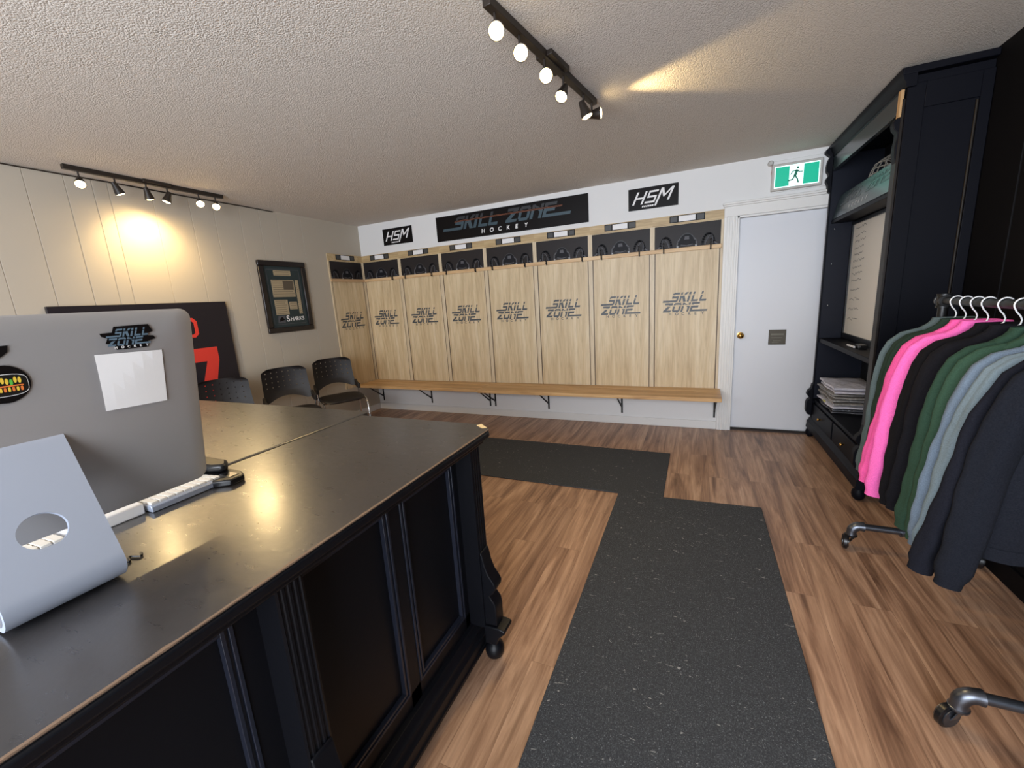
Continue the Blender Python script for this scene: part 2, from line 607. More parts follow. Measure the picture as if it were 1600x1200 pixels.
GL2 = {
    'H': [R(0, 0, .19, 1), R(.81, 0, 1, 1), R(0, .42, 1, .56)],
    'S': [R(.05, .85, 1, 1), R(.05, .5, .22, .9), R(.05, .43, 1, .58), R(.82, .1, 1, .5), R(-.02, 0, 1, .15)],
    'M': [R(0, 0, .16, 1), R(.84, 0, 1, 1), [(.0, 1), (.2, 1), (.52, .40), (.42, .30)], [(1, 1), (.8, 1), (.42, .40), (.50, .30)]],
}


def glyphs(word, u0, v0, w, h, P, mb, m_lo, m_hi=None, cut=None, shear=0.3, gap=0.14, ext=None, widths=None, font=None):
    """blocky slanted word; cut=(c1,c2) leaves an empty stripe; ext=(index, side, length) prolongs a bottom bar"""
    ws = [(widths or {}).get(c, {'I': .42, 'M': 1.0}.get(c, 1.0)) for c in word]
    unit = w / (sum(ws) + gap * (len(word) - 1))
    x = u0
    for i, c in enumerate(word):
        polys = [list(q) for q in (font or GL)[c]]
        if ext and ext[0] == i:
            polys.append(R(-ext[2] / unit, 0, .5, t_) if ext[1] < 0 else R(.5, 0, 1 + ext[2] / unit, t_))
        gw = ws[i] * unit
        k = 0
        for q in polys:
            q = [(x + a * (gw if c != 'I' else unit * 1.0) , b) for a, b in q]
            parts = [(q, m_lo)] if not cut else [(clip(q, 1, cut[0], True), m_lo), (clip(q, 1, cut[1], False), m_hi or m_lo)]
            for pp, mm in parts:
                if len(pp) >= 3:
                    k += 1
                    mb.add([P(a + shear * b * h, v0 + b * h, 0.00003 * k) for a, b in pp], [tuple(range(len(pp)))], mm)
        x += gw + gap * unit


def plane_map(origin, u, v, n, off=0.001):
    o, u, v, n = Vector(origin), Vector(u), Vector(v), Vector(n)
    return lambda a, b, d=0.0: o + u * a + v * b + n * (off + d)


def logo(mb, P, w, m_lo, m_hi=None, m_txt=None):
    """two-row slanted club logo of width w; P maps (u from left, v from bottom)"""
    k = w / 0.44
    glyphs('SKILL', .085 * k, .128 * k, .315 * k, .092 * k, P, mb, m_lo, m_hi, (.64, .74), .3, .2, (0, -1, .075 * k))
    glyphs('ZONE', .012 * k, .032 * k, .315 * k, .088 * k, P, mb, m_lo, m_hi, (.62, .74), .3, .14, (3, 1, .085 * k))
    put_text(mb, 'HOCKEY', .07 * k, 0, .026 * k, P, m_txt or m_lo, width=.31 * k, bold=.0016 * k)


# ---------------------------------------------------------------- room shell
struct('floor', MB().box(-0.12, XR + 0.12, YF - 0.12, 0.3, -0.1, 0), M['floor'], origin=(0, 0, -0.1))
struct('ceiling', MB().box(-0.12, XR + 0.12, YF - 0.12, 0.3, H, H + 0.1), M['ceil'], origin=(0, 0, H))

# left wall: vertical boards with real V grooves between them
ys = [YF, -5.6, -5.2, -4.8, -4.45, -4.1, -3.82, -3.55, -3.21, -3.0, -2.80, -2.65, -2.56, -2.28, -2.01, -1.81, -1.57, -1.37, -1.17, -0.88, 0.0]
poly = [(-0.12, YF), (0, YF)]
for y in ys[1:-1]:
    poly += [(0, y - 0.003), (-0.005, y), (0, y + 0.003)]
poly += [(0, 0), (-0.12, 0)]
struct('wall_left', MB().prism(poly, 'z', 0, H), M['panelling'])
# back wall with the door opening
DX0, DX1, DH = 4.385, 5.20, 1.995
wb = MB()
wb.box(-0.12, DX0, 0, 0.12, 0, H)
wb.box(DX1, XR + 0.12, 0, 0.12, 0, H)
wb.box(DX0, DX1, 0, 0.12, DH, H)
wb.box(DX0, DX1, 0.08, 0.12, 0, DH)  # unseen slab added behind the door to stop outside light at the gap
struct('wall_back', wb, M['wall'])
# right wall: black vertical panelling with grooves
yr = [YF, -6.1, -5.7, -5.2, -4.8, -4.3, -3.9, -3.4, -2.95, -2.5, -2.06, -1.64, -1.2, -0.8, -0.4, 0.0]
poly = [(XR + 0.12, YF), (XR, YF)]
for y in yr[1:-1]:
    poly += [(XR, y - 0.007), (XR + 0.008, y - 0.004), (XR + 0.008, y + 0.004), (XR, y + 0.007)]
poly += [(XR, 0), (XR + 0.12, 0)]
struct('wall_right', MB().prism(poly, 'z', 0, H), M['blackwall'])
# front wall with the shop window (behind the camera)
WX0, WX1, WZ0, WZ1 = 1.3, 5.1, 0.5, 2.3
wf = MB()
wf.box(-0.12, WX0, YF - 0.12, YF, 0, H)
wf.box(WX1, XR + 0.12, YF - 0.12, YF, 0, H)
wf.box(WX0, WX1, YF - 0.12, YF, 0, WZ0)
wf.box(WX0, WX1, YF - 0.12, YF, WZ1, H)
struct('wall_front', wf, M['wall'])
wi = MB()
for x in (WX0, 3.17, WX1 - 0.06):
    wi.box(x, x + 0.06, YF - 0.09, YF - 0.03, WZ0, WZ1)
for z in (WZ0, WZ1 - 0.06):
    wi.box(WX0, WX1, YF - 0.09, YF - 0.03, z, z + 0.06)
w1 = struct('window_1', wi, M['trim'])
# skirting boards
struct('baseboard_back', MB().box(0.013, 4.275, -0.014, 0, 0, 0.082), M['trim'], bevel=0.003)
struct('baseboard_left', MB().box(0, 0.013, YF, 0, 0, 0.082), M['trim'], bevel=0.003)
struct('baseboard_right', MB().box(XR - 0.012, XR, YF, -1.36, 0, 0.1), M['blackwall'], bevel=0.003)
# thin dark cable along the ceiling edge of the left wall
tag(obj('ceiling_cable', MB().tube([(0.008, y, H - 0.008 + 0.002 * math.sin(y * 7)) for y in [-6 + 0.25 * i for i in range(20)] + [-1.21]], 0.0045, 6), M['track'], smooth=True),
    'thin dark cable running along the top of the left wall', 'cable')

# door, casing, knob, plaque
casing = MB()
casing.box(4.276, 4.384, -0.018, 0, 0, 2.0)
for i in range(4):
    x = 4.290 + i * 0.022
    casing.box(x, x + 0.012, -0.024, -0.018, 0, 2.0)
struct('trim_1', casing, M['trim'], bevel=0.002)
cap = MB()
cap.box(4.276, 5.33, -0.02, 0, 2.0, 2.085)
cap.box(4.268, 5.34, -0.032, 0, 2.085, 2.1)
cap.box(4.262, 5.345, -0.042, 0, 2.1, 2.118)
struct('trim_2', cap, M['trim'], bevel=0.003)
struct('trim_3', MB().box(5.20, 5.31, -0.018, 0, 0, 2.0), M['trim'], bevel=0.003)
stop = MB()
stop.box(4.384, 4.399, -0.01, 0.03, 0, 1.995)
stop.box(5.19, 5.2, -0.01, 0.03, 0, 1.995)
stop.box(4.384, 5.2, -0.01, 0.03, 1.983, 1.995)
struct('trim_4', stop, M['trim'])
door = struct('door_1', MB().box(4.401, 5.188, 0.032, 0.072, 0.028, 1.981), M['door'], bevel=0.003)
kb = MB()
kb.lathe([(0.03, 0), (0.03, -0.004), (0.012, -0.008), (0.011, -0.03), (0.02, -0.034), (0.027, -0.045), (0.027, -0.055), (0.018, -0.064), (0.0, -0.066)], (4.452, 0.032, 0.93), 'y', 20)
o = obj('knob', kb, M['brass'], door, smooth=True)
o['label'] = 'round brass knob'
o.location = -door.location + o.location if False else o.location
obj('hinge_plate', MB().box(4.3985, 4.402, 0.022, 0.034, 0.10, 0.19), M['pipe'], door)
struct('threshold', MB().box(DX0, DX1, 0.0, 0.08, 0, 0.008), mat('threshold_dark', srgb(60, 48, 42), 0.5)).__setitem__('kind', 'structure')
pl = thing('door_plaque', 'small square bronze plaque with worn raised lines on the white door', 'plaque', (4.75, 0.031, 0.83))
obj('plate', MB().box(4.682, 4.818, 0.0245, 0.0318, 0.838, 0.975), M['plaque'], pl, bevel=0.002)
pt = MB()
pt.box(4.70, 4.80, 0.0225, 0.0247, 0.925, 0.94); pt.box(4.705, 4.79, 0.0225, 0.0247, 0.90, 0.905)
pt.box(4.72, 4.78, 0.0225, 0.0247, 0.872, 0.876); pt.box(4.71, 4.765, 0.0225, 0.0247, 0.855, 0.859)
obj('raised_lines', pt, M['plaque2'], pl)

# ---------------------------------------------------------------- exit sign and the round alarm beside it
ex = thing('exit_sign', 'lit green and white running man exit sign over the door', 'sign', (4.80, 0, 2.16))
hb = MB().box(4.622, 4.978, -0.045, 0, 2.158, 2.368)
obj('housing', hb, M['housing'], ex, bevel=0.006)
obj('backing_plate', MB().box(4.63, 5.03, -0.012, -0.0005, 2.15, 2.40), M['wall'], ex, bevel=0.003)
P = plane_map((4.642, -0.046, 2.178), (1, 0, 0), (0, 0, 1), (0, -1, 0), 0.0)
f = MB(); f.add([P(0, 0), P(.315, 0), P(.315, .168), P(0, .168)], [(0, 1, 2, 3)])
obj('white_face', f, M['exit_w'], ex)
for a, b in ((.006, .105), (.205, .309)):
    f = MB(); f.add([P(a, .007, .0006), P(b, .007, .0006), P(b, .161, .0006), P(a, .161, .0006)], [(0, 1, 2, 3)])
    obj('green_field', f, M['exit_g'], ex)
man = MB()
def limb(pts, w):
    pts = [Vector((a, b, 0)) for a, b in pts]
    for a, b in zip(pts[:-1], pts[1:]):
        d = (b - a).normalized(); n = Vector((-d.y, d.x, 0)) * w / 2
        q = [a + n - d * w * .3, a - n - d * w * .3, b - n + d * w * .3, b + n + d * w * .3]
        man.add([P(p.x, p.y, .0009) for p in q], [(0, 1, 2, 3)])
man.add([P(.163 + .0095 * math.cos(k * PI / 8), .139 + .0095 * math.sin(k * PI / 8), .0009) for k in range(16)], [tuple(range(16))])
limb([(.158, .118), (.146, .080)], .020)
limb([(.160, .120), (.176, .104), (.196, .106)], .0075)
limb([(.154, .120), (.130, .116), (.116, .094)], .0075)
limb([(.148, .078), (.164, .052), (.172, .024)], .010)
limb([(.144, .078), (.130, .052), (.100, .046)], .010)
obj('running_man', man, M['exit_m'], ex)
al = MB()
al.lathe([(0.022, 0), (0.022, -0.02), (0.014, -0.03), (0.014, -0.026), (0.001, -0.024)], (4.612, 0, 2.388), 'y', 20)
tag(obj('wall_sensor', al, M['housing'], smooth=True), 'small round grey sensor on the wall left of the exit sign', 'sensor')
obj_w = MB().tube([(4.622, -0.004, 2.372), (4.625, -0.006, 2.34), (4.62, -0.006, 2.30)], 0.0025, 6)
tag(obj('sensor_wire', obj_w, mat('red_wire', srgb(190, 120, 110), 0.5), smooth=True), 'thin pinkish wire beside the exit sign', 'cable')

# ---------------------------------------------------------------- signs above the lockers
bn = thing('club_banner', 'long black banner with slanted slate blue letters above the lockers', 'sign', (2.125, -0.001, 2.12))
obj('banner_board', MB().box(1.211, 3.041, -0.008, 0, 2.12, 2.396), M['sign'], bn, bevel=0.001)
P = plane_map((1.211, -0.0085, 2.12), (1, 0, 0), (0, 0, 1), (0, -1, 0), 0.0004)
lt = MB()
glyphs('SKILL', .24, .105, .56, .142, P, lt, M['teal'], M['tealdark'], (.60, .72), .35, .12, (0, -1, .15))
glyphs('ZONE', .90, .105, .56, .142, P, lt, M['teal'], M['tealdark'], (.60, .72), .35, .1, (3, 1, .18))
put_text(lt, 'HOCKEY', .60, .035, .043, P, M['white'], width=.55, shear=.12, bold=.002)
for a, b in ((.20, .86), (.86, 1.50)):
    for dv in (.1925, .2015):
        lt.add([P(a + dv * .3, dv, .0006), P(b + dv * .3, dv, .0006), P(b + dv * .3, dv + .0016, .0006), P(a + dv * .3, dv + .0016, .0006)], [(0, 1, 2, 3)], M['orange'])
o = obj('lettering', lt, M['teal'], bn)
o['label'] = 'slanted slate blue letters with a thin orange stripe, small white word below'

for nm, x0, lab in (('left', 0.400, 'small black sign with three white letters, left of the long banner'),
                    ('right', 3.435, 'small black sign with three white letters, between the long banner and the exit sign')):
    hs = thing('letter_sign', lab, 'sign', (x0 + .225, -0.001, 2.165), group='small three letter signs over the lockers')
    obj('sign_board', MB().box(x0, x0 + .452, -0.006, 0, 2.165, 2.361), M['sign'], hs, bevel=0.001)
    P = plane_map((x0, -0.0065, 2.165), (1, 0, 0), (0, 0, 1), (0, -1, 0), 0.0004)
    lt = MB()
    glyphs('H', .035, .048, .095, .112, P, lt, M['white'], shear=.45, font=GL2)
    glyphs('S', .150, .052, .090, .108, P, lt, M['white'], shear=.40, font=GL2)
    glyphs('M', .255, .058, .115, .112, P, lt, M['white'], shear=.45, font=GL2)
    lt.add([P(.238, .022, .0003), P(.256, .022, .0003), P(.274, .062, .0003), P(.256, .062, .0003)], [(0, 1, 2, 3)], M['white'])
    for i in range(6):
        a = .125 + i * .018
        lt.add([P(a, .020), P(a + .014, .020), P(a + .02, .034), P(a + .006, .034)], [(0, 1, 2, 3)], M['white'])
    obj('lettering', lt, M['white'], hs)

# ---------------------------------------------------------------- printed locker panels (7 on the back wall, 1 round the corner)
W = 0.61
ZB, ZT, ZH = 0.40, 1.99, 2.073     # bottom, underside of header, top of header
order = ['first', 'second', 'third', 'fourth', 'fifth', 'sixth', 'seventh']


def locker(P, w, label, loc, left=False):
    """P(u, z, depth) maps the panel; prints are thin layers on a board"""
    t = thing('locker_panel', label, 'locker panel', loc, group='printed wooden locker panels with a club logo')
    def slab(mb, u0, u1, z0, z1, d0, d1, m=None):
        c = [P(u0, z0, d0), P(u1, z0, d0), P(u1, z1, d0), P(u0, z1, d0), P(u0, z0, d1), P(u1, z0, d1), P(u1, z1, d1), P(u0, z1, d1)]
        mb.add(c, [(0, 3, 2, 1), (4, 5, 6, 7), (0, 1, 5, 4), (1, 2, 6, 5), (2, 3, 7, 6), (3, 0, 4, 7)], m)
        return mb
    sw = 0.021
    obj('back_board', slab(MB(), 0, w, ZB, ZH, 0.0, 0.006), M['print_wood'], t)
    obj('header', slab(MB(), 0, w, ZT, ZH, 0.006, 0.010), M['header'], t)
    ed = MB()
    slab(ed, sw, sw + .009, ZB, 1.742, .006, .0068); slab(ed, w - sw - .009, w - sw, ZB, 1.742, .006, .0068)
    obj('printed_edge_line', ed, M['pline'], t)
    for u in ((0, sw), (w - sw, w)):
        obj('stile', slab(MB(), u[0], u[1], ZB, ZT, .006, .011), M['stile'], t)
    cb = slab(MB(), sw, w - sw, 1.76, ZT - .004, .006, .0072)
    cub = obj('cubby_picture', cb, M['cubby'], t)
    g = MB()
    def stroke(pts, wd, m, d):
        for (a, b), (c, e) in zip(pts[:-1], pts[1:]):
            v = Vector((c - a, e - b)); 
            if v.length < 1e-6: continue
            v.normalize(); n = Vector((-v.y, v.x)) * wd / 2
            q = [(a + n.x - v.x * wd * .2, b + n.y - v.y * wd * .2), (a - n.x - v.x * wd * .2, b - n.y - v.y * wd * .2), (c - n.x + v.x * wd * .2, e - n.y + v.y * wd * .2), (c + n.x + v.x * wd * .2, e + n.y + v.y * wd * .2)]
            g.add([P(x, y, d) for x, y in q], [(0, 1, 2, 3)], m)
    for s in (-1, 1):      # elbow pads left and right
        cx = w / 2 + s * .185
        hoop = [(cx + s * .050 * math.cos(a) - s * .0, 1.785 + .095 * math.sin(a)) for a in [PI * k / 12 for k in range(13)]]
        stroke(hoop, .020, M['gear2'], .0074)
        hoop = [(cx + s * (.030 * math.cos(a) + .018 * math.sin(a)), 1.785 + .078 * math.sin(a)) for a in [PI * k / 12 for k in range(13)]]
        stroke(hoop, .009, M['gear'], .0076)
        stroke([(cx + s * .05, 1.80), (cx + s * .078, 1.775)], .012, M['gear'], .0077)
    dome = [(w / 2 + .075 * math.cos(a), 1.80 + .10 * math.sin(a)) for a in [PI * k / 14 for k in range(15)]]
    g.add([P(a, b, .0074) for a, b in dome], [tuple(range(15))], M['gear2'])
    stroke(dome[2:13], .006, M['tealdark'], .0076)
    g.add([P(w / 2 + a, b, .0078) for a, b in ((-.022, 1.845), (.022, 1.845), (.018, 1.875), (-.018, 1.875))], [(0, 1, 2, 3)], M['gear'])
    for s in (-1, 1):
        stroke([(w / 2 + s * .088, 1.775), (w / 2 + s * .082, 1.83), (w / 2 + s * .060, 1.855)], .012, M['gear'], .0078)
        stroke([(w / 2 + s * .080, 1.768), (w / 2 + s * .080, 1.79)], .014, M['gearhi'], .008)
    stroke([(w / 2 - .05, 1.80), (w / 2, 1.79), (w / 2 + .05, 1.80)], .007, M['gear'], .008)
    o = obj('gear_print', g, M['gear'], cub)
    o['label'] = 'dim printed helmet and pads'
    c = w / 2 - .002
    npm = MB()
    slab(npm, c - .152, c + .152, 2.006, 2.067, .010, .0125, M['sign'])
    slab(npm, c - .144, c - .085, 2.013, 2.060, .0125, .0130, M['grey'])
    slab(npm, c + .085, c + .144, 2.013, 2.060, .0125, .0130, M['grey'])
    o = obj('name_plate', npm, M['sign'], t)
    o['label'] = 'black name plate with a blank white card'
    obj('name_card', slab(MB(), c - .072, c + .072, 2.012, 2.061, .0125, .0135), M['white'], o)
    lg = MB()
    logo(lg, lambda a, b, d=0.0: P(w / 2 - .218 + a, 1.143 + b, .0066 + d), .436, M['logo'], M['logo'], M['logo'])
    obj('club_logo', lg, M['logo'], t)
    return t


for k in range(7):
    x0 = k * W
    if k == 0: lab = 'printed wood locker panel on the back wall, in the corner beside the left wall'
    elif k == 6: lab = 'printed wood locker panel next to the white door frame'
    else: lab = 'printed wood locker panel on the back wall, %s one counted from the corner' % order[k]
    locker(lambda u, z, d=0.0, x0=x0: Vector((x0 + u, -d, z)), W if k < 6 else W + .005, lab, (x0 + W / 2, 0, ZB))
# the one on the left wall
locker(lambda u, z, d=0.0: Vector((d, -0.585 + u, z)), 0.573, 'printed wood locker panel on the left wall, round the corner from the row', (0, -0.3, ZB))

# coat rails with hooks
def hook(mb, x, y, z):
    mb.box(x - .006, x + .006, y - .004, y, z - .030, z + .022)
    mb.tube([(x, y - .004, z + .004), (x, y - .03, z + .006), (x, y - .048, z + .026), (x, y - .052, z + .052)], .0045, 6)
    mb.lathe([(0, -.002), (.008, .002), (.009, .007), (.004, .012)], (x, y - .052, z + .052), 'z', 8)
    mb.tube([(x, y - .004, z - .012), (x, y - .022, z - .022), (x, y - .03, z - .012), (x, y - .03, z - .002)], .004, 6)

rail = thing('coat_rail', 'long pine coat rail with black hooks across the back wall lockers', 'coat rail', (2.13, -0.02, 1.742))
obj('rail_board', MB().box(0.03, 4.262, -0.030, -0.0115, 1.740, 1.776), M['pine'], rail, bevel=0.002)
hx = [0.467, 0.73, 1.087, 1.327, 1.697, 1.952, 2.312, 2.57, 2.92, 3.17, 3.54, 3.766, 4.172]
hx = [0.50, 0.70, 1.10, 1.31, 1.71, 1.93, 2.33, 2.58, 2.97, 3.17, 3.54, 3.766, 4.172]
for x in hx:
    hb = MB(); hook(hb, x, -0.030, 1.762)
    obj('hook', hb, M['iron'], rail, smooth=True)
tag(obj('shelf_rail', MB().box(0.012, 0.030, -0.583, -0.032, 1.740, 1.776), wood_mat('pine_rail_left', srgb(180, 145, 105), srgb(200, 165, 125), srgb(215, 185, 145), 'Y')),
    'short pine rail on the left wall locker panel', 'coat rail')

# benches
def brace(mb, x, y0, y1, z1, z0, w=.018):
    mb.box(x - w / 2, x + w / 2, y0 - .006, y0, z0, z1)
    mb.box(x - w / 2, x + w / 2, y1, y0, z1 - .006, z1)
    mb.add([(x - .006, y0 - .004, z0 + .075), (x + .006, y0 - .004, z0 + .075), (x + .006, y1 + .03, z1 - .004), (x - .006, y1 + .03, z1 - .004),
            (x - .006, y0 - .004, z0 + .055), (x + .006, y0 - .004, z0 + .055), (x + .006, y1 + .055, z1 - .004), (x - .006, y1 + .055, z1 - .004)],
           [(0, 1, 2, 3), (4, 7, 6, 5), (0, 4, 5, 1), (3, 2, 6, 7), (0, 3, 7, 4), (1, 5, 6, 2)])

BZ = 0.42
for (x0, x1, dep, lab, bxs) in ((0.012, 1.825, 0.395, 'long pine bench under the lockers, the half by the left corner', (0.082, 0.892, 1.759)),
                                (1.826, 4.295, 0.43, 'long pine bench under the lockers, the half by the door', (1.831, 2.522, 3.357, 4.255))):
    b = thing('bench', lab, 'bench', ((x0 + x1) / 2, -dep / 2, 0.11), group='wall benches under the lockers')
    mb = MB()
    for i in range(3):
        a = -0.013 - (dep - .013) * i / 3
        c = -0.013 - (dep - .013) * (i + 1) / 3 + (.002 if i < 2 else 0)
        mb.box(x0, x1, c, a, BZ - .036, BZ - (.0015 if i == 1 else 0))
    obj('seat_board', mb, M['bench'], b, bevel=0.003)
    for x in bxs:
        q = MB(); brace(q, x, -0.0, -dep + .06, BZ - .036, .118)
        obj('bracket', q, M['iron'], b)

# ---------------------------------------------------------------- rubber floor mats
tag(obj('floor_mat', MB().box(2.02, 3.893, -1.655, -0.80, 0, 0.008), M['rubber'], bevel=0.003),
    'dark rubber floor mat lying crosswise in front of the bench', 'mat')
q = MB().prism([(3.595, -1.655), (4.476, -1.612), (4.468, -5.2), (3.62, -5.2)], 'z', 0.0, 0.0105)
tag(obj('floor_mat', q, M['rubber'], bevel=0.003), 'long dark rubber runner specked with lint, running toward the camera', 'mat')

# ---------------------------------------------------------------- framed clippings on the left wall
fr = thing('picture_frame', 'black framed newspaper clippings on a teal mount on the left wall', 'picture', (0, -1.22, 1.2))
y0, y1, z0, z1 = -1.495, -0.935, 1.20, 1.945
fm = MB()
b_ = 0.055
fm.box(0, .03, y0, y1, z1 - b_, z1); fm.box(0, .03, y0, y1, z0, z0 + b_)
fm.box(0, .03, y0, y0 + b_, z0 + b_, z1 - b_); fm.box(0, .03, y1 - b_, y1, z0 + b_, z1 - b_)
obj('frame', fm, M['frameblk'], fr, bevel=0.008)
mo = obj('mount', MB().box(0.004, .012, y0 + .04, y1 - .04, z0 + .04, z1 - .04), M['mount'], fr)
ln = MB()
a0, a1, c0, c1 = y0 + .085, y1 - .085, z0 + .085, z1 - .085
for (p, q_, r_, s2) in ((a0, a1, c1 - .004, c1), (a0, a1, c0, c0 + .004), (a0, a0 + .004, c0, c1), (a1 - .004, a1, c0, c1)):
    ln.box(.012, .0128, p, q_, r_, s2)
obj('inlay_line', ln, M['gear'], fr)
fw = y1 - y0
for (u0, u1, v0, v1) in ((.30, .66, .80, .87), (.22, .70, .50, .74), (.73, .80, .25, .74), (.22, .50, .25, .46), (.53, .70, .32, .43)):
    cp = MB(); cp.box(.012, .0135, y0 + fw * u0, y0 + fw * u1, z0 + .745 * v0, z0 + .745 * v1)
    c_ = obj('clipping', cp, M['paper'], fr)
    ik = MB()
    n = max(2, int((v1 - v0) * 34))
    for i in range(n):
        zz = z0 + .745 * (v1 - (i + .6) * (v1 - v0) / n)
        ik.box(.0135, .0139, y0 + fw * (u0 + .02), y0 + fw * (u1 - .02 - .05 * random.random()), zz, zz + .004)
    if u0 == .22 and v0 == .50:
        ik.box(.0135, .0141, y0 + fw * .46, y0 + fw * .68, z0 + .745 * .60, z0 + .745 * .73)
    obj('printed_lines', ik, M['paper2'], c_)
P = plane_map((0.0122, y0, z0), (0, 1, 0), (0, 0, 1), (1, 0, 0), 0.0005)
tx = MB()
put_text(tx, 'S', .235, .112, .062, P, M['white'], bold=.003)
put_text(tx, 'HARKS', .285, .118, .040, P, M['white'], width=.17, bold=.002)
tx.add([P(.13, .10), P(.215, .10), P(.225, .175), P(.14, .175)], [(0, 1, 2, 3)], M['gear'])
tx.add([P(.145, .115, .0004), P(.215, .13, .0004), P(.185, .165, .0004), (P(.16, .15, .0004))], [(0, 1, 2, 3)], M['sign'])
obj('lettering', tx, M['white'], fr)

# ---------------------------------------------------------------- black number board
jb = thing('number_board', 'large black board with red outlined letter and red 7 on the left wall', 'sign', (0, -2.48, 0.62))
obj('board_panel', MB().box(0.002, .03, -3.075, -1.885, .62, 1.543), M['navyblack'], jb, bevel=0.002)
P = plane_map((.03, -3.075, .62), (0, 1, 0), (0, 0, 1), (1, 0, 0), 0.0012)
tx = MB()
def pol(pts, m=None, d=0): tx.add([P(a, b, d) for a, b in pts], [tuple(range(len(pts)))], m)
# 7
pol([(.63, .40), (.63, .52), (1.035, .52), (1.035, .40)])
pol([(1.035, .40), (.93, .40), (.80, .02), (.93, .02)])
# outlined letter O (octagon ring), and N beside it
def octo(cx, cz, w, h, c): return [(cx - w + c, cz - h), (cx + w - c, cz - h), (cx + w, cz - h + c), (cx + w, cz + h - c), (cx + w - c, cz + h), (cx - w + c, cz + h), (cx - w, cz + h - c), (cx - w, cz - h + c)]
for cx in (.835,):
    A_, B_ = octo(cx, .705, .075, .085, .03), octo(cx, .705, .047, .058, .016)
    for i in range(8):
        j = (i + 1) % 8
        pol([A_[i], A_[j], B_[j], B_[i]])
o = obj('red_lettering', tx, M['red'], jb)
o['label'] = 'red outlined letter and red numeral seven'

# ---------------------------------------------------------------- chairs
def make_chair(label):
    t = thing('stacking_chair', label, 'chair', group='black perforated chairs along the left wall')
    # seat: rounded dished pad facing +x
    rings = []
    N = 36
    for (s, z) in ((.55, .425), (.93, .432), (1.0, .445), (.98, .455), (.90, .459), (.5, .452), (.05, .450)):
        ring = []
        for i in range(N):
            a = 2 * PI * i / N
            e = 0.55
            cx = math.copysign(abs(math.cos(a)) ** e, math.cos(a)); sy = math.copysign(abs(math.sin(a)) ** e, math.sin(a))
            ring.append((cx * .215 * s, sy * .225 * s, z - .012 * (cx * s > .75)))
        rings.append(ring)
    obj('seat', MB().loft(rings), M['chairp'], t, smooth=True, local=True)
    # back: curved perforated sheet with side wings
    nu, nv = 46, 34
    vs, fs = [], []
    z0, z1 = .53, .865
    def half(v):     # half width at height v 0..1
        w = .205 + .012 * (1 - v)
        if v > .86: w -= .06 * ((v - .86) / .14) ** 2
        return w
    def pos(u, v, d):
        w = half(v); y = (u * 2 - 1) * w
        zz = z0 + (z1 - z0) * v
        if v < .30:                      # arched lower edge
            zz += .05 * (1 - v / .30) * max(0, 1 - (abs(u * 2 - 1) / .8) ** 2)
        x = -.235 - .05 * v + .06 * (u * 2 - 1) ** 2 - .02 * math.sin(v * PI)
        return (x - d, y, zz)
    idx = {}
    for d in (0, 1):
        for j in range(nv + 1):
            for i in range(nu + 1):
                idx[(d, j, i)] = len(vs)
                vs.append(pos(i / nu, j / nv, .007 * d))
    hole = set()
    for r in range(4):
        for c in range(7):
            hole.add((14 + r * 5, 4 + c * 6))
    for j in range(nv):
        for i in range(nu):
            if (j, i) in hole:
                for (a, b) in (((j, i), (j, i + 1)), ((j + 1, i), (j + 1, i + 1)), ((j, i), (j + 1, i)), ((j, i + 1), (j + 1, i + 1))):
                    other = {((j, i), (j, i + 1)): (j - 1, i), ((j + 1, i), (j + 1, i + 1)): (j + 1, i), ((j, i), (j + 1, i)): (j, i - 1), ((j, i + 1), (j + 1, i + 1)): (j, i + 1)}[(a, b)]
                    if other not in hole:
                        fs.append((idx[(0, *a)], idx[(0, *b)], idx[(1, *b)], idx[(1, *a)]))
                continue
            fs.append((idx[(0, j, i)], idx[(0, j, i + 1)], idx[(0, j + 1, i + 1)], idx[(0, j + 1, i)]))
            fs.append((idx[(1, j, i)], idx[(1, j + 1, i)], idx[(1, j + 1, i + 1)], idx[(1, j, i + 1)]))
    for i in range(nu):
        for j in (0, nv):
            fs.append((idx[(0, j, i)], idx[(0, j, i + 1)], idx[(1, j, i + 1)], idx[(1, j, i)]))
    for j in range(nv):
        for i in (0, nu):
            fs.append((idx[(0, j, i)], idx[(0, j + 1, i)], idx[(1, j + 1, i)], idx[(1, j, i)]))
    mb = MB(); mb.add(vs, fs)
    obj('backrest', mb, M['chairp'], t, smooth=True, local=True)
    for s in (-1, 1):
        w = MB()
        pts = [(-.19, .60), (-.13, .565), (-.06, .56), (-.06, .505), (-.12, .505), (-.20, .53)]
        w.prism(pts, 'y', s * .208, s * .236)
        obj('back_bracket', w, M['chairp'], t, bevel=.006, local=True)
        q = MB()
        q.tube([(-.09, s * .222, .51), (-.10, s * .222, .44), (-.13, s * .224, .2), (-.17, s * .226, .012)], .010, 10)
        obj('leg', q, M['chrome'], t, smooth=True, local=True)
        q = MB()
        q.tube([(-.10, s * .222, .43), (.10, s * .222, .425), (.16, s * .222, .41), (.19, s * .223, .37), (.215, s * .225, .2), (.235, s * .226, .012)], .010, 10)
        obj('leg', q, M['chrome'], t, smooth=True, local=True)
    q = MB()
    q.tube([(.10, -.222, .418), (.10, .222, .418)], .009, 8)
    q.tube([(-.08, -.222, .418), (-.08, .222, .418)], .009, 8)
    obj('seat_frame', q, M['chrome'], t, smooth=True, local=True)
    f4 = MB()
    for (x, s) in ((-.17, -1), (-.17, 1), (.235, -1), (.235, 1)):
        f4.lathe([(.012, 0), (.013, .004), (.013, .02), (.011, .026)], (x, s * .226, 0), 'z', 10)
    obj('glide_feet', f4, M['plastic'], t, local=True)
    return t

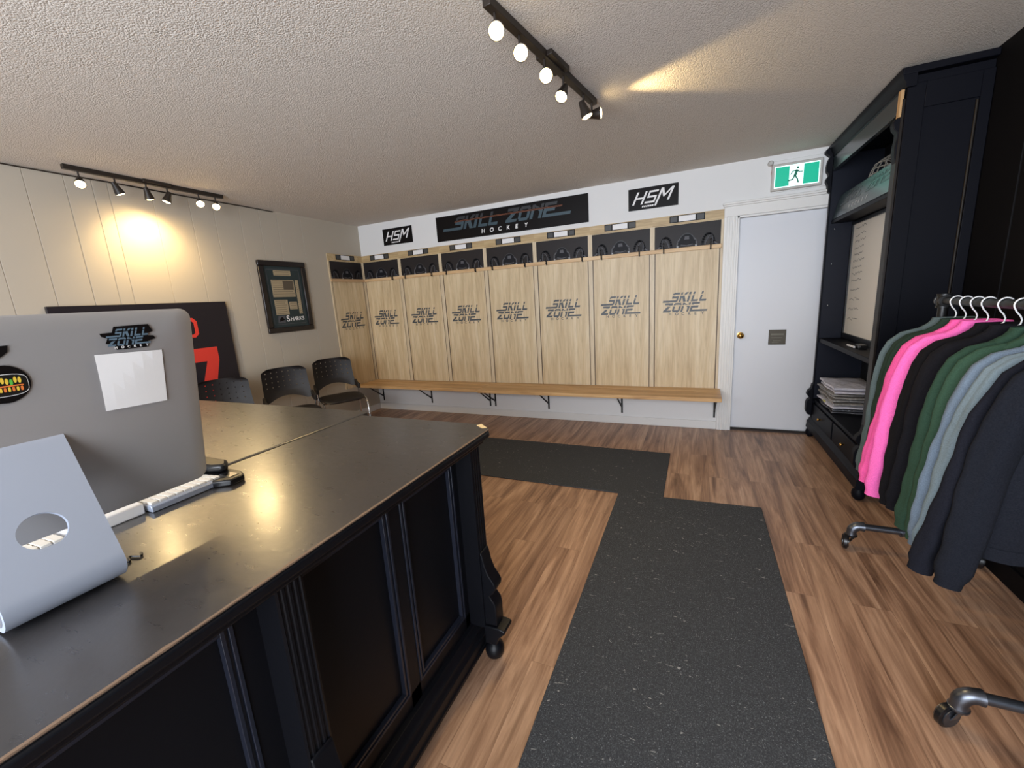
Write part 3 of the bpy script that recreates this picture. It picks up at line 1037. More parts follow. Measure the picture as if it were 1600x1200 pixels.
ch = make_chair('black perforated chair nearest the lockers, with chrome legs')
ch.location = (0.47, -1.10, 0); ch.rotation_euler = (0, 0, math.radians(-30))
for (x, y, a, lab) in ((0.47, -1.69, -26, 'black perforated chair between two others, middle of the row by the wall'),
                       (0.46, -2.28, -22, 'black perforated chair in front of the number board, partly behind the computer')):
    c = copy_tree(ch); c.location = (x, y, 0); c.rotation_euler = (0, 0, math.radians(a)); c['label'] = lab

# ---------------------------------------------------------------- desk
DT = 0.95
desk = thing('reception_desk', 'black panelled reception desk with a worn top in the foreground', 'desk', (3.1, -4.0, 0))
tp = MB()
XE, XS, YE, YN = 3.405, 2.765, -3.118, -5.3
prof = [(XS, YE), (XE - .055, YE), (XE, YE - .048), (XE, YN), (XS, YN)]
tp.prism(prof, 'z', DT - .006, DT)
obj('desk_top', tp, M['top'], desk, bevel=.0022)
tp = MB(); tp.prism([(XS, YE + .001), (XE - .0545, YE + .001), (XE + .001, YE - .0475), (XE + .001, YN), (XS, YN)], 'z', DT - .030, DT - .006)
obj('top_edge', tp, M['black'], desk, bevel=.007)
und = MB()
und.prism([(XS + .01, YE - .015), (XE - .07, YE - .015), (XE - .02, YE - .06), (XE - .02, YN), (XS + .01, YN)], 'z', DT - .052, DT - .028)
obj('top_moulding', und, M['black'], desk, bevel=.006)
# worn strip along the edge, chip at the clipped corner
we = MB()
random.seed(3)
n = 150
va, vb, vc = [], [], []
w_ = .0008
for k in range(n + 1):
    y = (YE - .05) + (YN - YE + .05) * k / n
    w_ = max(.0002, min(.0024, w_ + random.uniform(-.0009, .0009)))
    if random.random() < .04: w_ = .0045
    va.append((XE - .0018 - w_, y, DT + .0003)); vb.append((XE + .0012, y, DT + .0002)); vc.append((XE + .0014, y, DT - .001 - w_ * .5))
we.add(va + vb + vc, [(i, i + 1, n + 2 + i, n + 1 + i) for i in range(n)] + [(n + 1 + i, n + 2 + i, 2 * n + 3 + i, 2 * n + 2 + i) for i in range(n)])
obj('worn_edge', we, M['wornedge'], desk)['label'] = 'worn paint along the top edge'
cc = MB(); cc.add([(XE - .056, YE + .0005, DT + .0004), (XE - .012, YE - .038, DT + .0004), (XE - .028, YE - .048, DT + .0004), (XE - .066, YE - .020, DT + .0004),
                   (XE - .055, YE + .0015, DT - .012), (XE - .010, YE - .039, DT - .012)], [(0, 1, 2, 3), (0, 4, 5, 1)])
obj('chipped_corner', cc, M['rawwood'], desk)['label'] = 'pale bare wood where the corner is chipped'
# body
XP = 3.27     # panel ground
body = MB()
body.box(XS + .02, XP, YN, -3.15, .05, DT - .052)
obj('carcass', body, M['black'], desk)
rails = MB()
XF = 3.283    # frame face
rails.box(XP, XF, YN, -3.16, .845, DT - .052)
rails.box(XP, XF, YN, -3.16, .14, .205)
panels = [(-3.535, -3.245), (-3.90, -3.585), (-4.34, -4.02), (-4.70, -4.385), (-5.28, -4.83)]
edges = [(-3.16, -3.245), (-3.535, -3.585), (-3.90, -4.02), (-4.34, -4.385), (-4.70, -4.83)]
for a, b in edges:
    rails.box(XP, XF, b, a, .14, DT - .052)
obj('panel_frame', rails, M['black'], desk, bevel=.0015)
for a, b in panels:
    q = MB()
    za, zb = .205, .845
    for k, (o_, w_, h_) in enumerate(((0, .008, .012), (.008, .007, .007), (.015, .008, .011))):
        x1 = XP + h_ + .004
        q.box(XP, x1, a + o_, a + o_ + w_, za + o_, zb - o_)
        q.box(XP, x1, b - o_ - w_, b - o_, za + o_, zb - o_)
        q.box(XP, x1, a + o_ + w_, b - o_ - w_, za + o_, za + o_ + w_)
        q.box(XP, x1, a + o_ + w_, b - o_ - w_, zb - o_ - w_, zb - o_)
    obj('panel_moulding', q, M['mould'], desk, bevel=.001)
# pilasters with scroll bracket
for (ya, yb) in ((-3.215, -3.150), (-3.972, -3.910), (-4.785, -4.723)):
    q = MB()
    n = 4; wv = (yb - ya)
    pr = [(XP, ya), (3.348, ya)]
    for i in range(n):
        c = ya + wv * (i + .7) / (n + .4)
        pr += [(3.35, c - .0045), (3.348, c - .002), (3.348, c + .002), (3.35, c + .0045)]
    pr += [(3.348, yb), (XP, yb)]
    q.prism(pr, 'z', .15, DT - .052)
    pil = obj('pilaster', q, M['black'], desk)
    q = MB()
    s2 = [(3.349, .475), (3.356, .470), (3.361, .45), (3.366, .42), (3.378, .385), (3.398, .355), (3.404, .34), (3.402, .325), (3.388, .305), (3.376, .295),
          (3.385, .28), (3.396, .265), (3.400, .24), (3.400, .17), (3.349, .165)]
    q.prism(s2, 'y', ya + .003, yb - .003)
    obj('scroll_bracket', q, M['black'], pil, bevel=.004)
    q = MB()
    q.prism([(3.345, .162), (3.408, .164), (3.432, .158), (3.432, .146), (3.405, .12), (3.392, .085), (3.345, .085)], 'y', ya - .003, yb + .003)
    obj('foot_block', q, M['black'], pil, bevel=.004)
    q = MB()
    q.lathe([(.014, .085), (.02, .08), (.018, .072), (.034, .058), (.039, .038), (.034, .015), (.018, .002), (0, 0)], (3.365, (ya + yb) / 2, 0), 'z', 20)
    obj('bun_foot', q, M['black'], pil, smooth=True)
# plinth
q = MB()
pp = [(XP - .02, .05), (3.338, .05), (3.338, .062), (3.332, .068), (3.332, .100), (3.322, .108), (3.318, .125), (3.308, .132), (3.30, .15), (XP - .02, .155)]
q.prism(pp, 'y', YN, -3.16)
obj('plinth', q, M['black'], desk, bevel=.0015)
# second section of the counter, left of the seam
d2 = thing('side_counter', 'matching black counter with a scuffed top left of the seam', 'counter', (2.0, -3.5, 0))
obj('counter_top', MB().box(1.30, 2.758, -3.92, -3.068, DT - .026, DT + .003), M['top'], d2, bevel=.005)
obj('counter_body', MB().box(1.36, 2.72, -3.86, -3.12, .05, DT - .026), M['black'], d2)
obj('plinth', MB().box(1.34, 2.74, -3.87, -3.10, 0, .1), M['black'], d2, bevel=.004)

# ---------------------------------------------------------------- all-in-one computer
TZ = DT
comp = thing('desktop_computer', 'silver all in one desktop computer seen from behind on the desk', 'computer', (3.05, -4.15, DT))
# display: tilted slab with bulged back, faces -x
YC, YW = -4.13, 0.265
ZL, ZU = 1.030, 1.420
xe = 3.045
def rrect(w, h, r, n=7):
    out = []
    for cx, cy, a0 in ((w - r, h - r, 0), (-w + r, h - r, 90), (-w + r, -h + r, 180), (w - r, -h + r, 270)):
        for k in range(n):
            a = math.radians(a0 + 90 * k / (n - 1))
            out.append((cx + r * math.cos(a), cy + r * math.sin(a)))
    return out
hz, zc = (ZU - ZL) / 2, (ZU + ZL) / 2
tilt = 0.18
def dp(a, b, x): return (xe + x + tilt * b, YC + a, zc + b)
rings = []
for (ins, x) in ((.0, -.012), (0.0, 0.0), (.003, .002), (.03, .006), (.07, .010), (.11, .013), (.15, .015), (.17, .0155)):
    rings.append([dp(a, b, x) for a, b in rrect(YW - ins, hz - ins, max(.02 , .022 - ins * .05) if hz - ins > .03 else .02)])
obj('display_shell', MB().loft(rings), M['alu_back'], comp, smooth=40)
q = MB(); q.add([dp(a, b, -.0125) for a, b in rrect(YW - .004, hz - .004, .018)], [tuple(range(28))])
obj('screen_glass', q, M['glass_black'], comp)
# stand: bent sheet with a round hole
ya, yb = -4.240, -4.095
prof = [(2.982, .0045), (3.04, .0045), (3.120, .0045)]
for k in range(1, 9):
    a = math.radians(-90 + 112 * k / 8)
    prof.append((3.127 + .034 * math.cos(a), .0385 + .034 * math.sin(a)))
top_pts = []
x0_, z0_ = prof[-1]
for k in range(1, 9):
    f_ = k / 8
    prof.append((x0_ - f_ * (x0_ - 3.062), z0_ + f_ * (.258 - z0_)))
for k in range(1, 6):
    a = math.radians(22 + 62 * k / 5)
    prof.append((3.062 - .028 * math.cos(math.radians(22)) + .028 * math.cos(a), .258 - .028 * math.sin(math.radians(22)) + .028 * math.sin(a)))
th = .008
# sheet as grid with a hole cut by circle in (y, arclength)
P3 = [Vector((x, 0, TZ + z)) for x, z in prof]
cum = [0]
for a, b in zip(P3[:-1], P3[1:]): cum.append(cum[-1] + (b - a).length)
def at_s(s):
    for i in range(len(P3) - 1):
        if s <= cum[i + 1] or i == len(P3) - 2:
            f_ = (s - cum[i]) / (cum[i + 1] - cum[i])
            p = P3[i].lerp(P3[i + 1], f_); d = (P3[i + 1] - P3[i]).normalized()
            return p, Vector((-d.z, 0, d.x))
hc_z = TZ + .130
sc = min(range(200), key=lambda k: abs(at_s(cum[10] + (cum[18] - cum[10]) * k / 199)[0].z - hc_z))
sc = cum[10] + (cum[18] - cum[10]) * sc / 199
yh, rh = (ya + yb) / 2, .029
vs, fs = [], []
def V(y, s, d):
    p, n = at_s(s)
    vs.append((p.x + n.x * d, y, p.z + n.z * d)); return len(vs) - 1
# square patch around the hole, radial strips
sq = .05
Nn = 32
for d, flip in ((0, False), (th, True)):
    inner, outer = [], []
    for k in range(Nn):
        a = 2 * PI * k / Nn
        c, s2 = math.cos(a), math.sin(a)
        m_ = max(abs(c), abs(s2))
        inner.append(V(yh + rh * c, sc + rh * s2, d)); outer.append(V(yh + sq * c / m_, sc + sq * s2 / m_, d))
    for k in range(Nn):
        j = (k + 1) % Nn
        fs.append((inner[k], inner[j], outer[j], outer[k]))
    if d == 0: in0 = inner
    else:
        for k in range(Nn):
            j = (k + 1) % Nn
            fs.append((in0[k], in0[j], inner[j], inner[k]))
    def strip(y0, y1, s0, s1, n):
        for i in range(n):
            a, b = s0 + (s1 - s0) * i / n, s0 + (s1 - s0) * (i + 1) / n
            fs.append((V(y0, a, d), V(y1, a, d), V(y1, b, d), V(y0, b, d)))
    strip(ya, yb, 0, sc - sq, 40); strip(ya, yb, sc + sq, cum[-1], 20)
    strip(ya, yh - sq, sc - sq, sc + sq, 4); strip(yh + sq, yb, sc - sq, sc + sq, 4)
for y in (ya, yb):
    n = 64
    for i in range(n):
        a, b = cum[-1] * i / n, cum[-1] * (i + 1) / n
        fs.append((V(y, a, 0), V(y, b, 0), V(y, b, th), V(y, a, th)))
for s in (0, cum[-1]):
    fs.append((V(ya, s, 0), V(yb, s, 0), V(yb, s, th), V(ya, s, th)))
q = MB(); q.add(vs, fs)
st = obj('stand', q, M['alu'], comp, smooth=40)
import bmesh
bm = bmesh.new(); bm.from_mesh(st.data); bmesh.ops.remove_doubles(bm, verts=bm.verts, dist=1e-5); bmesh.ops.recalc_face_normals(bm, faces=bm.faces); bm.to_mesh(st.data); bm.free()
obj('hinge_block', MB().box(3.035, 3.055, ya + .01, yb - .01, 1.190, 1.214), M['alu'], comp, bevel=.004)

def bx(b):   # x of the display back at height offset b
    return xe + tilt * b
# fruit shaped mark half covered by a bright sticker
def onback(y, z, d=0.0):
    a, b = y - YC, z - zc
    ins = min(YW - abs(a), hz - abs(b))
    tab = ((0, .002), (.003, .002), (.03, .006), (.07, .010), (.11, .013), (.15, .015), (.17, .0155), (.3, .0155))
    for (i0, x0), (i1, x1) in zip(tab[:-1], tab[1:]):
        if ins <= i1:
            x = x0 + (x1 - x0) * (ins - i0) / (i1 - i0); break
    return (xe + x + tilt * b + .0018 + d, y, z)
am = MB()
YA, ZA = -4.158, 1.314
outl = []
for k in range(40):
    a = 2 * PI * k / 40
    r = .036 * (1 + .08 * math.cos(2 * a)) * (1 - .16 * math.exp(-((a - PI / 2) / .28) ** 2)) * (1 - .10 * math.exp(-((a - 3 * PI / 2) / .25) ** 2))
    outl.append((YA + r * math.cos(a), ZA + r * 0.98 * math.sin(a)))
am.add([onback(y, z) for y, z in outl], [tuple(range(40))])
leaf = [(YA + .001, ZA + .040), (YA + .005, ZA + .052), (YA + .016, ZA + .060), (YA + .024, ZA + .060), (YA + .022, ZA + .050), (YA + .012, ZA + .041)]
am.add([onback(y, z) for y, z in leaf], [tuple(range(6))])
obj('logo_mark', am, M['sign'], comp)['label'] = 'black fruit shaped mark'
sk = MB()
def oval(y0, z0, rx, rz, m, d, flat=.5):
    pts = []
    for k in range(32):
        a = 2 * PI * k / 32
        pts.append(onback(y0 + rx * math.copysign(abs(math.cos(a)) ** flat, math.cos(a)), z0 + rz * math.copysign(abs(math.sin(a)) ** flat, math.sin(a)), d))
    sk.add(pts, [tuple(range(32))], m)
oval(YA - .005, ZA - .002, .041, .018, M['white'], .0006)
oval(YA - .005, ZA - .002, .0402, .0171, M['st_k'], .0009)
for i in range(15):
    oval(YA - .038 + i * .0046, ZA + .004 + .002 * math.sin(i * 2), .0019, .0050, (M['st_g'], M['st_y'], M['st_y'])[i % 3], .0012, 1.0)
    oval(YA - .037 + i * .0046, ZA - .009, .0015, .0035, (M['st_o'], M['st_y'])[i % 2], .0013)
oval(YA - .006, ZA - .0035, .036, .0012, M['st_o'], .0014)
sticker = obj('sticker', sk, M['st_y'], comp)
sticker['label'] = 'colourful oval sticker over the fruit mark'
# white square sticker (left blank) and club sticker
q = MB()
c4 = [(-4.035, 1.344), (-3.930, 1.340), (-3.932, 1.234), (-4.034, 1.238)]
n = 6
for i in range(n):
    for j in range(n):
        def bl(u, v):
            p0 = Vector(c4[0]).lerp(Vector(c4[1]), u); p1 = Vector(c4[3]).lerp(Vector(c4[2]), u); r_ = p0.lerp(p1, v); return onback(r_.x, r_.y, .0004)
        q.add([bl(i / n, j / n), bl((i + 1) / n, j / n), bl((i + 1) / n, (j + 1) / n), bl(i / n, (j + 1) / n)], [(0, 1, 2, 3)])
obj('sticker', q, M['white'], comp)['label'] = 'plain white square sticker'
Pst = lambda a, b, d=0.0: Vector(onback(-4.016 + a, 1.351 + b, .0009 + d * 3))
q = MB()
bkp = [(.0, .011), (.004, .020), (-.004, .024), (-.006, .030), (.012, .0305), (.016, .041), (.070, .042), (.074, .032), (.076, .028), (.066, .024), (.067, .020), (.076, .019), (.078, .013), (.066, .010), (.064, -.002), (.014, -.002), (.011, .008)]
q.add([Vector(onback(-4.016 + a, 1.351 + b, .0006)) for a, b in bkp], [tuple(range(len(bkp)))], M['sign'])
logo(q, Pst, .073, M['teal2'] if 'teal2' in M else mat('sticker_slate', srgb(95, 115, 130), .4), None, M['white'])
obj('sticker', q, M['sign'], comp)['label'] = 'small slate club sticker with slanted letters'

# keyboard behind the computer
def keyboard(name, label, ya, yb, ncol):
    t = thing(name, label, 'keyboard', (2.85, (ya + yb) / 2, DT))
    q = MB(); q.prism([(2.775, DT + .001), (2.897, DT + .001), (2.897, DT + .015), (2.892, DT + .018), (2.775, DT + .009)], 'y', ya, yb)
    obj('keyboard_base', q, M['alu'], t, bevel=.002)
    q = MB()
    st_ = (yb - ya - .006) / ncol
    for r in range(5):
        for c in range(ncol):
            y0 = ya + .004 + c * st_
            x0 = 2.780 + r * .0222
            zt = DT + .0135 + (x0 - 2.775) * .07
            q.box(x0, x0 + .0198, y0, y0 + st_ * .88, zt - .005, zt + .003)
    obj('keys', q, M['keyw'], t, bevel=.0012)
keyboard('number_pad', 'white number pad sticking out under the right corner of the computer screen', -3.938, -3.77, 9)
keyboard('keyboard', 'white keyboard seen through the round hole of the computer stand', -4.37, -4.08, 15)

# card reader / stapler pile right of the keyboard
stp = thing('desk_device', 'small black two layered device lying beside the computer screen', 'device', (2.85, -3.74, DT))
q = MB(); q.prism([(2.66, -3.795), (2.90, -3.80), (2.935, -3.775), (2.93, -3.735), (2.90, -3.722), (2.66, -3.72)], 'z', DT, DT + .018)
obj('base', q, M['plastic'], stp, bevel=.004)
q = MB(); q.prism([(2.64, -3.765), (2.83, -3.765), (2.862, -3.75), (2.862, -3.735), (2.83, -3.715), (2.64, -3.712)], 'z', DT + .019, DT + .042)
obj('upper_part', q, M['plastic'], stp, bevel=.008)
q = MB(); q.box(2.868, 2.915, -3.765, -3.74, DT + .018, DT + .0195)
obj('display_strip', q, M['chrome'], stp)
q = MB(); q.box(2.79, 2.880, -4.074, -3.944, DT, DT + .027)
tag(obj('paper_box', q, M['white'], bevel=.003), 'small flat white box on the desk under the computer screen', 'box')
cb = MB().tube([(3.085 + .010 * math.sin(t * 1.9), -4.075 + .035 * t / 6, DT + .003) for t in [i * .4 for i in range(14)]], .0022, 6)
tag(obj('power_cable', cb, M['plastic'], smooth=True), 'thin dark curled cable beside the computer stand', 'cable')

# ---------------------------------------------------------------- track lights
def spot(name, parent, loc, direction, energy, size, blend, radius=.02, color=(1.0, .72, .34)):
    d = bpy.data.lights.new(name, 'SPOT')
    d.energy = energy; d.spot_size = math.radians(size); d.spot_blend = blend
    d.shadow_soft_size = radius; d.color = color
    o = bpy.data.objects.new(name, d)
    COL.objects.link(o)
    o.rotation_euler = Vector(direction).to_track_quat('-Z', 'Y').to_euler()
    o.parent = parent
    o.location = Vector(loc) - root_of(parent).location
    return o


def track(label, p0, p1, heads, dirs, energies):
    """bar from p0 to p1 under the ceiling, lamp heads at positions with aim directions"""
    p0, p1 = Vector(p0), Vector(p1)
    mid = (p0 + p1) / 2
    t = thing('track_light', label, 'track light', (mid.x, mid.y, H), group='six lamp track lights on the ceiling')
    d = (p1 - p0).normalized(); n = Vector((-d.y, d.x, 0))
    def bar(a, b, w, z0, z1):
        a, b = p0 + d * a, p0 + d * b
        return MB().prism([(a - n * w)[:2], (b - n * w)[:2], (b + n * w)[:2], (a + n * w)[:2]], 'z', z0, z1)
    Lh = (p1 - p0).length
    obj('track_bar', bar(0, Lh, .017, H - .030, H), M['track'], t, bevel=.002)
    obj('power_box', bar(Lh * .42, Lh * .60, .040, H - .022, H), M['track'], t, bevel=.003)
    for k, (s, dr, e) in enumerate(zip(heads, dirs, energies)):
        p = p0 + d * s
        base = Vector((p.x, p.y, H - .03))
        dr = Vector(dr).normalized()
        piv = base + Vector((0, 0, -.045))
        q = MB().tube([base, piv], .0055, 8)
        stem = obj('stem', q, M['track'], t, smooth=True)
        # head: flared can
        ax = dr; u = ax.orthogonal().normalized(); v = ax.cross(u)
        c = piv - ax * .012 + Vector((0, 0, -.012))
        prof = [(.0, -.022), (.014, -.020), (.017, -.006), (.020, .012), (.029, .046), (.031, .062), (.028, .062), (.026, .050)]
        rings = [[c + ax * h + (u * math.cos(2 * PI * j / 20) + v * math.sin(2 * PI * j / 20)) * max(r, .0005) for j in range(20)] for r, h in prof]
        head = obj('lamp_head', MB().loft(rings, cap=True), M['track'], t, smooth=40)
        rings = [[c + ax * h + (u * math.cos(2 * PI * j / 20) + v * math.sin(2 * PI * j / 20)) * r for j in range(20)] for r, h in ((.0265, .0515), (.0265, .060), (.018, .065), (.001, .067))]
        obj('bulb', MB().loft(rings), M['bulb'], head, smooth=True)
        if e:
            spot('lamp_light', head, c + ax * .085, ax, e, 62 if e == 19 else (150 if e > 12 else 105), .4 if e == 19 else 1.0, .03)
    return t

CAMP = Vector((4.0692, -4.4048, 1.3957))
def tocam(x, y, z=2.36): return (CAMP - Vector((x, y, z))).normalized()
# left wall track
track('black six lamp track light close to the left wall', (0.235, -2.885, 0), (0.225, -1.855, 0),
      (.075, .27, .46, .60, .83, .965),
      ((.55, -.25, -.55), (-.02, .30, -.75), (-.12, .20, -.8), (-.16, -.28, -.75), (.6, -.3, -.5), (.6, -.45, -.55)),
      (10, 15, 13, 14, 9, 9))
# middle track
track('black six lamp track light in the middle of the ceiling', (3.36, -2.86, 0), (3.52, -1.86, 0),
      (.05, .22, .43, .62, .86, .975),
      ((.42, -.80, -.50), (.40, -.82, -.52), (.36, -.75, -.55), (-.10, -.62, -.80), (.35, .10, -.90), (.80, .04, -.02)),
      (7, 7, 7, 20, 22, 19))

# ---------------------------------------------------------------- black cabinet on the right
CX, CB = 5.045, XR - .003       # front plane, back
CY0, CY1 = -1.335, -0.045       # near and far sides
cab = thing('display_cabinet', 'tall black cabinet with open shelves and crown moulding against the right wall', 'cabinet', (5.2, -0.7, 0))
BK = mat('cabinet_black_paint', srgb(12, 13, 20), 0.5, spec=0.12, bump=(90, 0.05, 0.002))
side = MB()
side.box(CX, CB, CY0, CY0 + .022, .08, 2.40)
near = obj('side_panel', side, BK, cab, bevel=.002)
fr2 = MB()       # applied stiles and rails on the near side
fr2.box(CX, CX + .075, CY0 - .010, CY0, .20, 2.36)
fr2.box(CB - .045, CB, CY0 - .010, CY0, .20, 2.36)
fr2.box(CX + .075, CB - .045, CY0 - .010, CY0, 2.24, 2.36)
fr2.box(CX + .075, CB - .045, CY0 - .010, CY0, .20, .32)
obj('side_frame', fr2, BK, near, bevel=.002)
q = MB(); q.tube([(CB - .052, CY0 - .006, .33), (CB - .052, CY0 - .006, 2.23)], .006, 8)
obj('side_bead', q, mat('bead_black', srgb(30, 25, 20), .5, spec=.2), near, smooth=True)
q = MB(); q.box(CX, CB, CY1 - .0, CY1 + .022, .08, 2.40)
far = obj('side_panel', q, mat('cabinet_side_inside', srgb(24, 27, 38), .5, spec=.2), cab, bevel=.002)
q = MB()
for z in (1.18, 1.52, 1.80):
    q.lathe([(.004, 0), (.004, -.003), (0, -.0035)], (CX + .045, CY1, z), 'y', 8)
obj('shelf_pin', q, M['chrome'], far)
obj('back_panel', MB().box(CB - .012, CB, CY0 + .022, CY1, .1, 2.40), M['screen_dark'], cab)
sh = MB()
sh.box(CX + .005, CB - .012, CY0 + .022, CY1, .868, .902)
obj('shelf', sh, BK, cab, bevel=.003)
obj('shelf', MB().box(CX + .002, CB - .012, CY0 + .022, CY1, .335, .362), BK, cab, bevel=.003)
obj('shelf', MB().box(CX + .02, CB - .012, CY0 + .022, CY1, 1.842, 1.868), BK, cab, bevel=.003)
obj('top_board', MB().box(CX, CB, CY0 + .022, CY1, 2.36, 2.40), BK, cab)
# near stile on the front
q = MB(); q.box(CX - .012, CX, CY0, CY0 + .062, .19, 2.30)
obj('front_stile', q, mat('stile_brownblack', srgb(30, 25, 22), .45, spec=.25), cab, bevel=.002)
q = MB(); q.box(CX - .008, CX, CY1 - .012, CY1 + .022, .19, 2.30)
obj('front_stile', q, BK, cab, bevel=.002)
# header and crown
q = MB(); q.box(CX - .008, CX + .02, CY0 + .03, CY1, 2.245, 2.40)
obj('header_board', q, mat('header_gloss', srgb(40, 46, 48), .22), cab, bevel=.002)
BK2 = BK
crown = [(CX - .008, 2.345), (CX - .014, 2.352), (CX - .014, 2.365), (CX - .024, 2.385), (CX - .030, 2.405), (CX - .034, 2.412), (CX - .034, 2.438), (CX + .03, 2.438), (CX + .03, 2.345)]
q = MB(); q.prism(crown, 'y', CY0 - .025, CY1 + .03)
obj('crown_moulding', q, BK, cab, bevel=.001)
q = MB(); q.box(CX - .03, CB, CY0 - .028, CY1 + .03, 2.405, 2.438)
obj('crown_top', q, BK, cab, bevel=.003)
q = MB(); q.box(CX - .022, CX - .008, CY0 + .002, CY0 + .034, 2.215, 2.345)
obj('unpainted_block', q, mat('bare_wood_block', srgb(176, 140, 96), .6), cab)['label'] = 'bare tan wood block under the crown'
for (ya, yb) in ((CY0 + .002, CY0 + .05), (CY1 - .03, CY1 + .028)):
    q = MB()
    ztop = 2.21 if ya < -1 else 2.40
    s2 = [(CX - .008, ztop), (CX - .030, ztop), (CX - .040, ztop - .02), (CX - .034, ztop - .05), (CX - .018, ztop - .07), (CX - .018, ztop - .10), (CX - .024, ztop - .14), (CX - .020, ztop - .19), (CX - .014, ztop - .215), (CX - .008, ztop - .23)]
    if ya > -1:
        s2 = [(CX - .008, 2.42), (CX - .045, 2.42), (CX - .062, 2.405), (CX - .060, 2.385), (CX - .045, 2.372), (CX - .028, 2.355), (CX - .040, 2.33), (CX - .046, 2.29), (CX - .044, 2.25), (CX - .030, 2.225), (CX - .028, 2.215), (CX - .044, 2.19), (CX - .044, 2.17), (CX - .030, 2.14), (CX - .026, 2.09), (CX - .008, 2.08)]
    q.prism(s2, 'y', ya, yb)
    obj('corbel', q, BK, cab, bevel=.003)
    q = MB()
    s2 = [(CX - .008, .50), (CX - .018, .49), (CX - .022, .455), (CX - .045, .43), (CX - .052, .40), (CX - .034, .375), (CX - .026, .365), (CX - .046, .345), (CX - .052, .32), (CX - .052, .25), (CX - .036, .215), (CX - .008, .21)]
    q.prism(s2, 'y', ya, yb)
    obj('scroll_bracket', q, BK, cab, bevel=.003)
    q = MB()
    yc = (ya + yb) / 2
    q.lathe([(.016, .10), (.022, .095), (.020, .085), (.033, .066), (.037, .042), (.032, .018), (.016, .002), (0, 0)], (CX + .0, yc, 0), 'z', 20)
    obj('bun_foot', q, BK, cab, smooth=True)
for y_, in ((CY0 + .03,), (CY1 - .03,)):
    q = MB(); q.lathe([(.016, .10), (.022, .09), (.034, .05), (.016, .002), (0, 0)], (CB - .05, y_, 0), 'z', 16)
    obj('bun_foot', q, BK, cab, smooth=True)
# base drawers and plinth
q = MB(); q.box(CX + .01, CB - .02, CY0 + .022, CY1, .10, .335)
obj('drawer_case', q, BK, cab)
for (a, b) in ((CY0 + .07, -.70), (-.67, CY1 - .03)):
    q = MB(); q.box(CX - .006, CX + .01, a, b, .185, .325)
    dr = obj('drawer', q, BK, cab, bevel=.003)
    q = MB(); q.lathe([(.006, 0), (.005, -.010), (.012, -.016), (.013, -.022), (.007, -.028), (0, -.029)], (CX - .006, (a + b) / 2, .255), 'x', 14)
    obj('drawer_knob', q, M['brass'], dr, smooth=True)['label'] = 'small brass knob'
pr = [(CX + .01, .085), (CX - .030, .085), (CX - .034, .095), (CX - .030, .12), (CX - .030, .148), (CX - .018, .160), (CX - .014, .175), (CX - .004, .185), (CX + .01, .185)]
q = MB(); q.prism(pr, 'y', CY0 - .02, CY1 + .02)
obj('plinth', q, BK, cab, bevel=.0015)
q = MB(); q.box(CX - .02, CB, CY0 - .018, CY0 + .01, .085, .18)
obj('plinth_return', q, BK, cab, bevel=.003)

# whiteboard standing in the cabinet
wbt = thing('whiteboard', 'white writing board with columns of handwriting standing inside the black cabinet', 'whiteboard', (5.2, -.7, .903))
XW = 5.215
obj('board_face', MB().box(XW, XW + .012, CY0 + .06, CY1 - .015, .945, 1.815), M['board'], wbt)
q = MB()
ya_, yb_ = CY0 + .045, CY1 - .003
for (a, b, c, d) in ((ya_, ya_ + .02, .905, 1.838), (yb_ - .02, yb_, .905, 1.838)):
    q.box(XW - .012, XW + .014, a, b, c, d)
q.box(XW - .012, XW + .014, ya_, yb_, .903, .948); q.box(XW - .012, XW + .014, ya_, yb_, 1.812, 1.838)
obj('frame', q, M['plastic'], wbt, bevel=.002)
q = MB()
random.seed(11)
def scribble(y, z, w):
    n = int(w / .012)
    pts = [(XW - .0012, y - i * .012, z + random.uniform(-.009, .009)) for i in range(n + 1)]
    for a, b in zip(pts[:-1], pts[1:]):
        va, vb = Vector(a), Vector(b); dv = (vb - va).normalized(); nn = Vector((0, -dv.z, dv.y)) * .0016
        q.add([va + nn, va - nn, vb - nn, vb + nn], [(0, 1, 2, 3)])
zr = [1.775, 1.72, 1.675, 1.625, 1.575, 1.525, 1.475, 1.425, 1.37, 1.30, 1.225, 1.15, 1.07]
for i, z in enumerate(zr):
    scribble(-.13, z, .10 + .03 * random.random())
    scribble(-.25, z + .01, .09 + .04 * random.random())
obj('handwriting', q, M['ink'], wbt)
mk = MB(); mk.tube([(5.10, -.62, .911), (5.105, -.74, .911)], .0075, 10)
tag(obj('marker_pen', mk, M['white'], smooth=True), 'white marker pen on the cabinet shelf below the writing board', 'pen')
mk = MB(); mk.box(5.12, 5.165, -.80, -.71, .902, .93)
tag(obj('board_eraser', mk, M['plastic'], bevel=.004), 'small dark board eraser behind the marker pen', 'eraser')

# slanted club sign in the opening above
sg = thing('club_sign', 'dark glossy sign with small white lettering on the upper cabinet shelf', 'sign', (5.1, -.7, 1.87))
ya, yb = CY0 + .075, CY1 - .03
cs = [(5.062, 1.869), (5.105, 2.050), (5.117, 2.048), (5.076, 1.869)]
obj('sign_panel', MB().prism(cs, 'y', ya, yb), M['signteal'], sg, bevel=.002)
uu = Vector((0, -1, 0)); vv = Vector((.043, 0, .181)).normalized(); nn = Vector((-.181, 0, .043)).normalized()
P = plane_map((5.062, yb, 1.869), uu, vv, nn, .001)
tx = MB()
sgm = mat('sign_letter_teal', srgb(38, 50, 52), .3)
glyphs('SKILL', .20, .085, .36, .075, P, tx, sgm, None, (.60, .72), .35, .12, (0, -1, .10))
glyphs('ZONE', .64, .085, .36, .075, P, tx, sgm, None, (.60, .72), .35, .1, (3, 1, .12))
put_text(tx, 'HOCKEY', .36, .030, .028, P, M['white'], width=.36, bold=.0012)
